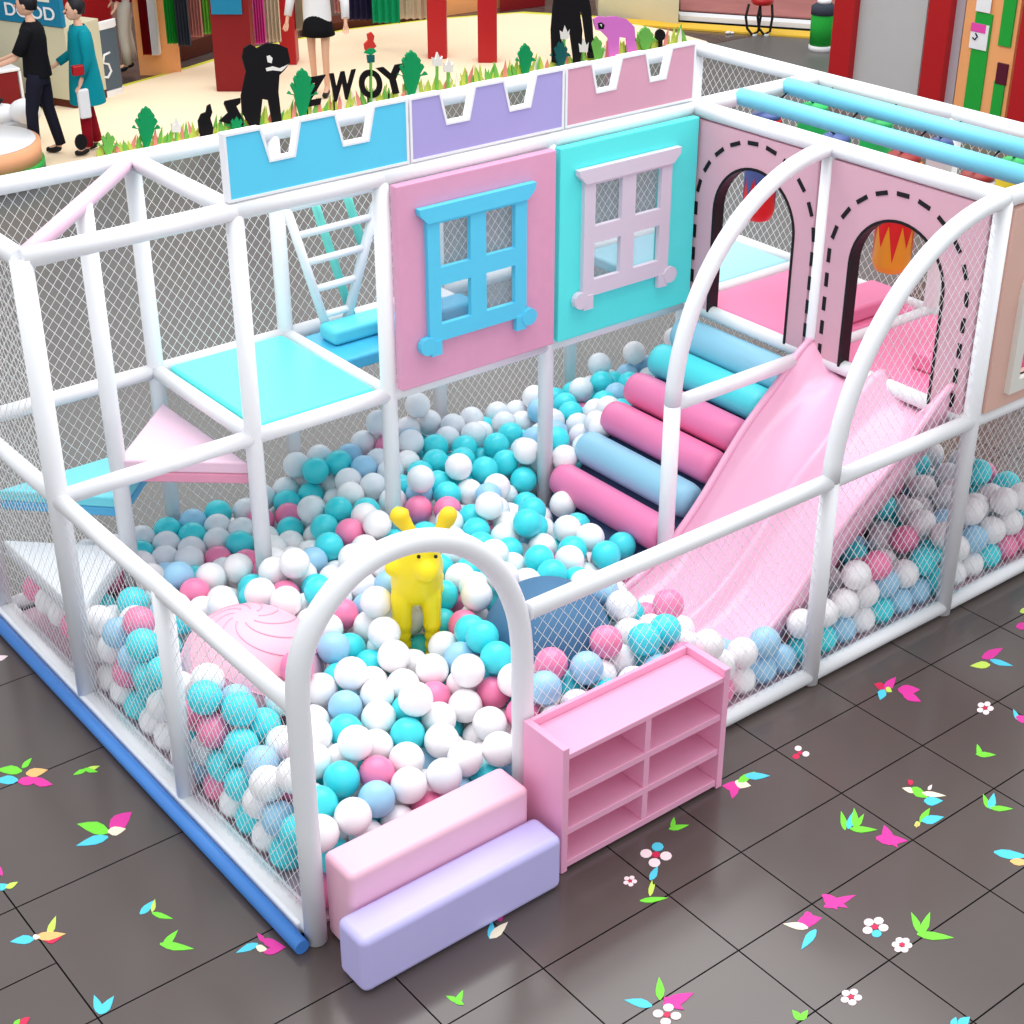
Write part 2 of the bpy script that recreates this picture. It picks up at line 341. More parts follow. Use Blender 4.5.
# arched doorway boards on the x = XA side
def arch_board(y0, y1, cy, hw, zs, lab):
    r = thing('arch_board', (XA, (y0+y1)/2, Z1+.02), lab, 'wall board', 'arched doorway boards')
    zb, zt = 1.215, 2.362
    def arc(h, top=0, n=24): return [(cy+h*math.cos(math.pi*i/n), zs+(h*1.0+top)*math.sin(math.pi*i/n)) for i in range(n+1)]
    inner = [(cy+hw, zb)] + arc(hw) + [(cy-hw, zb)]
    pts = [(y0, zb)] + [(cy-hw, zb)] + arc(hw)[::-1] + [(cy+hw, zb), (y1, zb), (y1, zt), (y0, zt)]
    MB().prism(yz(XA-.035, pts), (.07, 0, 0)).build('board', ARCHP, r)
    o2 = [(cy+hw-.016, zb)] + arc(hw-.016) + [(cy-hw+.016, zb)]
    b = MB(); n = len(inner); V = [Vector((XA-.040, *p)) for p in inner] + [Vector((XA-.040, *p)) for p in o2]; V += [v+Vector((.08, 0, 0)) for v in V]; F = []
    for i in range(n-1):
        j = i+1; F += [(i, j, n+j, n+i), (2*n+i, 3*n+i, 3*n+j, 2*n+j), (i, 2*n+i, 2*n+j, j), (n+i, n+j, 3*n+j, 3*n+i)]
    b.add(V, F); b.build('black_trim', BLACK, r)
    # row of black dashes around the doorway
    L = [(cy+hw+.14, zb+.02)]; R_ = hw+.14; path = []
    s = 0; pts2 = []
    N = 400
    tot = 2*(zs-zb)+math.pi*R_
    def at_s(s):
        if s < zs-zb: return (cy+R_, zb+s), (0, 1)
        s -= zs-zb
        if s < math.pi*R_:
            a = s/R_; return (cy+R_*math.cos(a), zs+R_*math.sin(a)), (-math.sin(a), math.cos(a))
        s -= math.pi*R_; return (cy-R_, zs-s), (0, -1)
    b = MB(); s = .05
    while s < tot-.03:
        (py, pz), (dy, dz) = at_s(s); hl, hh = .040, .012
        b.prism([(XA-.035, py+dy*u*hl-dz*v*hh, pz+dz*u*hl+dy*v*hh) for u, v in ((-1, -1), (1, -1), (1, 1), (-1, 1))], (-.004, 0, 0)); s += .142
    b.build('dashed_line', BLACK, r)
arch_board(1.175, 2.135, 1.625, .325, 1.855, 'pink arched doorway board at the top of the foam roller ramp')
arch_board(.05, 1.08, .575, .325, 1.825, 'pink arched doorway board at the top of the slide')
r = thing('peach_window_board', (4.68, -.02, 1.25), 'peach wall board with an off-white arched window frame at the right edge', 'wall board')
zb, zt = 1.25, 2.36
def arc2(h, n=16): return [(4.70+h*math.cos(math.pi*i/n), 1.86+h*math.sin(math.pi*i/n)) for i in range(n+1)]
pin = [(4.70-.30, 1.36)] + arc2(.30)[::-1] + [(4.70+.30, 1.36)]
pts = [(4.19, zb)] + [(5.165, zb), (5.165, zt), (4.19, zt)]
n0 = 18
b = MB(); inn = [(4.70+.30, 1.40), (4.70+.30, 1.86)] + arc2(.30)[1:-1] + [(4.70-.30, 1.86), (4.70-.30, 1.40)]
# outer outline with the same number of points
m = len(inn); out = [(5.165, zb), (5.165, 1.95)] + [(5.165-.975*i/(m-5), zt) for i in range(0, m-4)] + [(4.19, 1.95), (4.19, zb)]
out = out[:m]; out[-1] = (4.19, zb); out[-2] = (4.19, 1.95)
ring(b, xz(-.05, out), xz(-.05, inn), (0, .05, 0)); b.build('board', PEACH, r)
fo = [(4.70+.37, 1.33), (4.70+.37, 1.86)] + arc2(.37)[1:-1] + [(4.70-.37, 1.86), (4.70-.37, 1.33)]
b = MB(); ring(b, xz(-.085, fo), xz(-.085, inn), (0, .05, 0)); b.box(4.39, 5.01, -.078, -.04, 1.60, 1.655); b.box(4.67, 4.73, -.072, -.034, 1.4, 2.16)
o = b.build('window_frame', M('cream_frame', (226, 222, 214), .5, .3), r); o['label'] = 'off-white arched window frame'
# ---------------------------------------------------------------- platforms
o = MB().box(T1+.055, T2-.055, Y2+.055, Y3-.055, 1.15, 1.235).build('platform_mat', M('turquoise_vinyl', (92, 236, 232), .35, .5, .03, bump=.1), bevel=.02)
tag(o, 'bright turquoise vinyl mat laid in the raised platform beside the ladder', 'mat', 'vinyl mats of the upper floor')
HOT = M('hot_pink_vinyl', (238, 128, 172), .4, .4, .03, bump=.1); LBV = M('pale_blue_vinyl', (160, 214, 230), .4, .4, .04, bump=.1)
for y0, y1, mt, lab in ((.06, Y1-.055, HOT, 'hot pink vinyl mat behind the slide doorway'), (Y1+.055, Y2-.055, HOT, 'hot pink vinyl mat behind the roller ramp doorway'), (Y2+.055, Y3-.055, LBV, 'pale blue vinyl mat in the far right corner of the upper floor')):
    tag(MB().box(XA+.055, XB-.055, y0, y1, 1.15, 1.225).build('platform_mat', mt, bevel=.02), lab, 'mat', 'vinyl mats of the upper floor')
HOT2 = M('deep_pink_vinyl', (222, 96, 148), .4, .4, .03)
r = thing('foam_step', (4.85, 1.3, 1.226), 'low hot pink foam step on the mat behind the roller ramp doorway', 'foam step', 'pink foam steps of the upper floor')
MB().box(4.40, 5.12, 1.24, 1.52, 1.226, 1.32).build('step_block', HOT, r, .02)
r = thing('foam_step', (4.75, .4, 1.226), 'long hot pink foam step with darker bars behind the slide doorway', 'foam step', 'pink foam steps of the upper floor')
MB().box(4.40, 5.12, .2, .62, 1.226, 1.33).build('step_block', HOT, r, .02)
for yy in (.28, .40, .52): MB().box(4.46, 5.06, yy-.02, yy+.02, 1.331, 1.337).build('bar', HOT2, r)
# triangular climbing decks round the corner post
def tri_deck(pts, z, th, mat, lab, dm, n=3):
    c = Vector((sum(p[0] for p in pts)/3, sum(p[1] for p in pts)/3, 0))
    P = [(Vector((p[0], p[1], 0))*.94+c*.06) for p in pts]
    r = thing('triangle_deck', (c.x, c.y, z-th), lab, 'triangular deck', 'triangular climbing decks in the left corner')
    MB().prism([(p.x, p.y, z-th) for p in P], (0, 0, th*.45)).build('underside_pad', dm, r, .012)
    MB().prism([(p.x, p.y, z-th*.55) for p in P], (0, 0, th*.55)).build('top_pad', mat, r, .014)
PKV = M('baby_pink_vinyl', (246, 208, 226), .4, .4, .03, bump=.1); C_ = (.55, 2.72)
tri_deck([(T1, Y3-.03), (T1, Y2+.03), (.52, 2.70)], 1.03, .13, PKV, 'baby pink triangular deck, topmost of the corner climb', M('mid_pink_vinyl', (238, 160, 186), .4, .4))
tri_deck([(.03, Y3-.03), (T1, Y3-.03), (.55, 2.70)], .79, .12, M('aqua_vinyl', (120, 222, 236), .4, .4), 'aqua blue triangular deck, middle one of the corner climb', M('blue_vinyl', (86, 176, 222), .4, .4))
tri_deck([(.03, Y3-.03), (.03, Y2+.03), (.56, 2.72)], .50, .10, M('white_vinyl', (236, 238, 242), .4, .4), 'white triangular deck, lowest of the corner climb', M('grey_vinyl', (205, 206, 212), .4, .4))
# ladder and rope bay behind the platform
r = thing('rung_ladder', (2.15, 3.1, 1.12), 'white rung ladder narrowing downwards behind the turquoise platform', 'ladder')
La, Lb, Ra, Rb = Vector((1.90, 3.10, 2.02)), Vector((2.14, 3.10, 1.16)), Vector((2.56, 3.10, 2.03)), Vector((2.22, 3.10, 1.16))
MB().tube([La, Lb], .027, 12).build('side_rail', WHITE, r)
o = MB().tube([Ra+Vector((-.06, 0, -.1)), Rb], .03, 12).build('side_rail', M('grey_white_foam', (214, 220, 226), .5, .3), r); o['label'] = 'light grey side rail'
for k, t in enumerate((0, .2, .4, .6, .8)):
    a = La.lerp(Lb, t); c = Ra.lerp(Rb, t) if t < .9 else Rb
    MB().tube([a, c], .022 if k else .026, 10).build('rung', WHITE, r)
MINT = M('mint_foam', (120, 228, 214), .45, .4)
for k, (xa, xb_) in enumerate(((2.12, 2.36), (2.34, 2.46))):
    tag(MB().tube([(xa, 3.19, 2.05), (xb_, 3.19, 1.2 if k == 0 else 1.62)], .026, 10).build('foam_pole', MINT), ('mint green foam pole right behind the ladder rungs, the left one', 'mint green foam pole behind the ladder, the right one')[k], 'foam pole', 'mint foam poles behind the ladder')
tag(MB().box(1.99, 3.0, 2.72, 3.18, 1.12, 1.2).build('play_mat', M('mid_blue_vinyl', (70, 184, 222), .4, .4, .1, 10), bevel=.02), 'mid blue vinyl mat at the foot of the rung ladder', 'mat')
for k, (x0, x1, y, z, mm, l) in enumerate(((2.05, 2.5, 3.0, 1.2, M('cyan_foam', (96, 216, 232), .4, .4), 'cyan foam block at the foot of the rung ladder'), (2.56, 2.95, 3.0, 1.2, WHITE, 'white foam block on the blue mat beside the ladder'), (2.35, 2.95, 2.81, 1.2, M('blue_foam', (70, 176, 218), .4, .4), 'blue foam block on the blue mat, nearest the pink window board'))):
    tag(MB().box(x0, x1, y-.09, y+.09, z+.001, z+.10+.02*k).build('foam_block', mm, bevel=.03), l, 'foam block', 'foam blocks by the ladder')
# ---------------------------------------------------------------- roller ramp
r = thing('roller_ramp', (3.6, 1.66, 0), 'climbing ramp of pink, blue and turquoise foam rollers up to the arched doorway', 'roller ramp')
pf = M('roller_pink', (236, 128, 176), .38, .45, .02, bump=.05); lf = M('roller_blue', (146, 200, 224), .38, .45, .02, bump=.05); tf = M('roller_turquoise', (84, 220, 228), .38, .45, .02, bump=.05)
for x, z, m_, l in ((3.10, .335, pf, 'pink roller'), (3.30, .49, lf, 'light blue roller'), (3.50, .635, pf, 'pink roller'), (3.685, .775, pf, 'pink roller'), (3.875, .915, tf, 'turquoise roller'), (4.055, 1.045, lf, 'light blue roller')):
    R = .107; P = [(x, 1.165+.03*0, z)]
    prof = [(.03, 0), (.07, .008), (.09, .028), (R, .07)]
    ys_ = [1.165, 1.173, 1.193, 1.235, 2.055, 2.097, 2.117, 2.125]; rs_ = [.03, .075, .098, R, R, .098, .075, .03]
    o = MB().tube([(x, y, z) for y in ys_], rs_, 24).build('roller', m_, r); o['label'] = l
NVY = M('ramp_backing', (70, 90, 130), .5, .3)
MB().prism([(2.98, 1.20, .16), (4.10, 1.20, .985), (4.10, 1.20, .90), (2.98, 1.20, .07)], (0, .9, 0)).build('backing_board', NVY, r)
# ---------------------------------------------------------------- slide
SL = M('slide_pink', (244, 182, 210), .3, .5, .02, coat=.3)
def sl_z(x):
    K = [(2.50, .06), (2.66, .08), (2.9, .13), (3.1, .235), (3.3, .42), (3.6, .775), (3.85, .985), (4.02, 1.105), (4.16, 1.15), (4.2, 1.152)]
    for (a, za), (c, zc) in zip(K, K[1:]):
        if x <= c: return za+(zc-za)*(x-a)/(c-a)
    return K[-1][1]
def sl_y(x):
    t = min(1, max(0, (x-3.3)/.45)); return .215-.09*t*t*(3-2*t)
def prof(u, x):
    'height above the lane floor across the slide, u = 0..1 from right flange to left'
    h = .06+.065*min(1, max(0, (x-2.55)/.6))
    wl = .055+.10*math.exp(-((x-4.12)/.16)**2)
    def lip(t): return max(0, 1-abs(t)/wl)**.6
    v = .0
    v = max(lip(u), lip(u-1), .85*max(0, 1-abs(u-.50)/(.10+wl-.055))**1.2)
    hh = h + (.06 if u < .2 else 0)*min(1, max(0, (x-2.7)))
    top = math.exp(-((x-4.10)/.14)**2)*.06
    return hh*v + top*v
r = thing('slide', (3.3, .62, 0), 'glossy baby pink double-lane slide running down from the arched doorway into the balls', 'slide')
b = MB(); xsn = [2.50+(4.17-2.50)*i/44 for i in range(45)]; us = [0, .012, .03, .05, .075, .12, .2, .3, .36, .40, .43, .455, .47, .485, .51, .54, .58, .66, .75, .85, .92, .95, .97, .988, 1]
V = []
for x in xsn:
    sm = sum(sl_z(x+dx) for dx in (-.08, -.04, 0, .04, .08))/5
    y0, y1 = sl_y(x), 1.11
    for u in us: V.append((x, y0+(y1-y0)*u, sm+prof(u, x)))
n = len(us); nb = len(V)
V2 = []
for i, x in enumerate(xsn):
    sm = sum(sl_z(x+dx) for dx in (-.08, -.04, 0, .04, .08))/5
    for u in us: V2.append((x, sl_y(x)+(1.11-sl_y(x))*u, sm-.05))
F = [(i*n+k, (i+1)*n+k, (i+1)*n+k+1, i*n+k+1) for i in range(44) for k in range(n-1)]
F += [(nb+i*n+k, nb+i*n+k+1, nb+(i+1)*n+k+1, nb+(i+1)*n+k) for i in range(44) for k in range(n-1)]
for i in range(44):
    F.append((i*n, nb+i*n, nb+(i+1)*n, (i+1)*n)); F.append((i*n+n-1, (i+1)*n+n-1, nb+(i+1)*n+n-1, nb+i*n+n-1))
for k in range(n-1):
    F.append((k, k+1, nb+k+1, nb+k)); F.append((44*n+k, nb+44*n+k, nb+44*n+k+1, 44*n+k+1))
b.add(V+V2, F, 0, True); slb = b.build('slide_body', SL, r)
for sd_ in (0, 1):
    MB().tube([(x, sl_y(x) if sd_ == 0 else 1.11, sum(sl_z(x+dx) for dx in (-.08, -.04, 0, .04, .08))/5+prof(sd_, x)-.012) for x in xsn[::2]], .022, 10).build('rolled_edge', SL, slb)
# ---------------------------------------------------------------- punch bags in the upper corridor
GRN, RED, ORG, YEL, NAVY = M('green_vinyl', (40, 190, 96), .4, .4), M('red_vinyl', (226, 30, 30), .4, .4), M('orange_vinyl', (248, 176, 40), .4, .4), M('yellow_vinyl', (240, 222, 60), .4, .4), M('navy_vinyl', (74, 92, 150), .4, .4)
DRED = M('dark_red_vinyl', (150, 36, 30), .45, .4); WV = M('white_bag_vinyl', (226, 228, 230), .4, .4)
def bag(x, y, zt, rad, L, m_, cm, lab, flame=None):
    r = thing('punch_bag', (x, y, zt-L), lab, 'punch bag', 'hanging punch bags')
    MB().lathe((x, y, zt-L), [(rad*.35, 0), (rad*.8, .02), (rad, .07), (rad, L-.04), (rad*.93, L-.008)], 24).build('bag_body', m_, r); bb = bpy.data.objects[list(WL)[-1]]
    MB().lathe((x, y, zt-.012), [(rad*.95, 0), (rad*.8, .028), (rad*.3, .04)], 24).build('bag_cap', cm, r)
    s = MB(); xr = [(4.50, Z2), (4.90, Z2)] if x < 4.9 else [(4.90, Z2), (XB, Z2)]
    for xx, zz in xr: s.tube([(x, y, zt+.02), (xx, y, zz-.0)], .006, 6)
    s.build('hanging_strap', BLACK, r)
    if flame:
        f = MB(); nf = 9; N = 72; V = []; 
        for k in range(N+1):
            a = 2*math.pi*k/N; ph = (k*nf/N) % 1; zz = zt-.03-L*.50-L*(.20+.12*((k*nf//N) % 2))*(1-abs(2*ph-1))
            for rz in (zt-.03, zz): V.append((x+(rad+.002)*math.cos(a), y+(rad+.002)*math.sin(a), rz))
        f.add(V, [(2*k, 2*k+1, 2*k+3, 2*k+2) for k in range(N)], 0, True)
        o = f.build('flame_print', flame, bb)
    return r
bag(4.69, 2.12, 2.285, .10, .66, RED, NAVY, 'red and navy flame-patterned punch bag seen through the arch above the roller ramp', NAVY)
bag(4.69, 1.56, 2.27, .095, .55, GRN, NAVY, 'green punch bag with a navy top hanging behind the post between the two arches')
bag(4.69, 1.06, 2.275, .11, .68, ORG, DRED, 'orange punch bag with red flames seen through the arch above the slide', RED)
bag(4.69, .56, 2.285, .10, .55, WV, DRED, 'white punch bag with a dark red top, hanging nearest the peach board')
bag(5.02, 2.03, 2.30, .095, .5, GRN, GRN, 'all green punch bag farthest back, under the far blue bar')
bag(5.02, 1.53, 2.31, .095, .5, GRN, GRN, 'all green punch bag under the blue bars, second from the back')
bag(5.02, 1.06, 2.30, .075, .5, WV, NAVY, 'white punch bag with a navy cap between the blue bars')
bag(5.02, .56, 2.30, .09, .5, YEL, GRN, 'yellow punch bag with a green cap at the right edge')
# ---------------------------------------------------------------- floor bumper, steps, shelf
bl = M('bumper_blue', (74, 140, 222), .4, .45)
tag(MB().tube([(-.088, Y3, .037), (-.088, -.035, .037)], .034, 14).build('floor_bumper', bl), 'long bright blue foam tube lying along the left side of the pen', 'foam tube')
tag(MB().box(-.052, .055, .06, Y3, 0.004, .075).build('sill_board', WHITE, bevel=.015), 'white sill board between the blue tube and the left netting', 'sill')
tag(MB().box(.064, 1.0, -.2, .01, .003, .445).build('foam_step', M('step_pink', (250, 196, 216), .4, .4, .03, bump=.08), bevel=.03, seg=4), 'tall pink foam step inside the entrance arch', 'foam step', 'entrance foam steps')
tag(MB().box(-.02, 1.025, -.40, -.206, .003, .29).build('foam_step', M('step_lilac', (204, 196, 248), .4, .4, .03, bump=.08), bevel=.035, seg=4), 'low lilac foam step on the floor in front of the pink step', 'foam step', 'entrance foam steps')
SH = M('shelf_pink', (248, 176, 208), .42, .4, .04, 10)
r = thing('shoe_shelf', (1.60, -.2, 0), 'pink wooden shoe shelf with six open cubbies against the front netting', 'shelf')
x0, x1, y0, y1 = 1.072, 2.075, -.335, -.062
MB().box(x0, x0+.036, y0, y1, .004, .69).build('side_panel', SH, r, .003)
MB().box(x1-.036, x1, y0, y1, .004, .69).build('side_panel', SH, r, .003)
MB().box(x0+.037, x1-.037, y1-.022, y1, .01, .688).build('back_panel', SH, r, .003)
MB().box(x0+.037, x1-.037, y0+.004, y1-.023, .622, .65).build('top_board', SH, r, .003)
for z in (.405, .205, .02): MB().box(x0+.037, x1-.037, y0+.006, y1-.023, z, z+.036).build('shelf_board', SH, r, .003)
for z0, z1 in ((.442, .621), (.242, .404), (.057, .204)): MB().box(1.562, 1.596, y0+.01, y1-.023, z0, z1).build('divider', SH, r, .002)
# ---------------------------------------------------------------- soft domes and the yellow hopper in the ball pit
def dome(name, c, R, mat, lab, ridges):
    r = thing(name, (c[0], c[1], 0.004), lab, 'soft play dome')
    prof = [(R*1.0, 0.004), (R, c[2])] + [(R*math.cos(a), c[2]+R*math.sin(a)) for a in [math.pi/2*i/22 for i in range(1, 22)]] + [(.004, c[2]+R)]
    MB().lathe((c[0], c[1], 0), prof, 40).build('dome_body', mat, r)
    if ridges:
        for k in range(9):
            P = []
            for i in range(26):
                t = i/25; a = 2*math.pi*k/9 + t*3.0; el = math.radians(80-80*t); q = R+.001
                P.append((c[0]+q*math.cos(el)*math.cos(a), c[1]+q*math.cos(el)*math.sin(a), c[2]+q*math.sin(el)))
            MB().tube(P, .004, 6).build('swirl_rib', M('dome_rib', (244, 178, 200), .4, .4), r)
dome('swirl_dome', (.56, 1.45, .32), .365, M('dome_pink', (248, 190, 208), .4, .4), 'pale pink dome with swirling ribs half sunk in the balls on the left', True)
dome('blue_dome', (1.854, .72, .38), .33, M('dome_blue', (74, 116, 152), .6, .25), 'dark blue smooth dome half sunk in the balls behind the shelf', False)
YL = M('hopper_yellow', (250, 226, 24), .35, .45, .03)
tx, ty = 1.40, 1.20
r = thing('hopper_toy', (tx, ty, .02), 'yellow inflatable animal hopper toy with two horns standing in the balls', 'hopper toy')
RTv = Vector((math.cos(YAW), -math.sin(YAW), 0)); FV = Vector((-math.sin(YAW), -math.cos(YAW), 0))  # FV faces the entrance
def tp(a, f, z): q = Vector((tx, ty, 0))+RTv*a+FV*f; return (q.x, q.y, z)
mb = bpy.data.metaballs.new('toy'); mb.resolution = .014; mb.render_resolution = .014; mb.threshold = .5; mo = bpy.data.objects.new('toy', mb); COL.objects.link(mo)
def blob(pts, n=10):
    'a chain of overlapping blobs'
    for (pa, ra), (pb, rb) in zip(pts, pts[1:]):
        for k in range(n+1):
            t = k/n; e = mb.elements.new(); e.co = Vector(tp(*pa)).lerp(Vector(tp(*pb)), t); e.radius = (ra+(rb-ra)*t)*1.40; e.stiffness = 3.2
blob([((0, -.13, .66), .112), ((-.005, .0, .68), .118)], 3)
blob([((-.005, .0, .68), .118), ((.015, .04, .79), .108), ((.035, .07, .875), .078), ((.05, .09, .925), .05)], 3)
blob([((.02, .05, .80), .08), ((.055, .12, .83), .062), ((.062, .16, .82), .048)], 3)
for sx, rr in ((-.078, .046), (.072, .042)): blob([((sx, .05, .62), rr+.008), ((sx, .062, .46), rr), ((sx, .07, .10), rr)], 6)
for sx in (-.075, .075): blob([((sx, -.16, .60), .055), ((sx, -.18, .10), .045)], 7)
blob([((-.06, .05, .79), .06), ((-.118, .055, .785), .040)], 3)
bpy.context.view_layer.update(); ev = bpy.data.meshes.new_from_object(mo.evaluated_get(bpy.context.evaluated_depsgraph_get())); bpy.data.objects.remove(mo)
q = MB(); q.v = [v.co.copy() for v in ev.vertices]; q.f = [list(p.vertices) for p in ev.polygons]; q.m = [0]*len(q.f); q.sm = [True]*len(q.f); print('TOY', len(q.v))
q.build('body', YL, r)
for a0, a1, rr in ((.0, -.08, .052), (.10, .165, .045)):
    MB().tube([tp(a0, .02, .94), tp((a0*.5+a1*.5), -.0, .99), tp(a1*.85+a0*.15, -.01, 1.03), tp(a1, -.01, 1.055), tp(a1*1.06, -.01, 1.078), tp(a1*1.08, -.01, 1.092)], [.03, .034, .045, rr, .034, .012], 14).build('horn', M('horn_yellow', (246, 214, 40), .4, .4), r)
for a in (.022, .105):
    o = MB().ball(tp(a, .150, .908), .010, 10).build('eye', BLACK, r); o['label'] = 'small black eye'
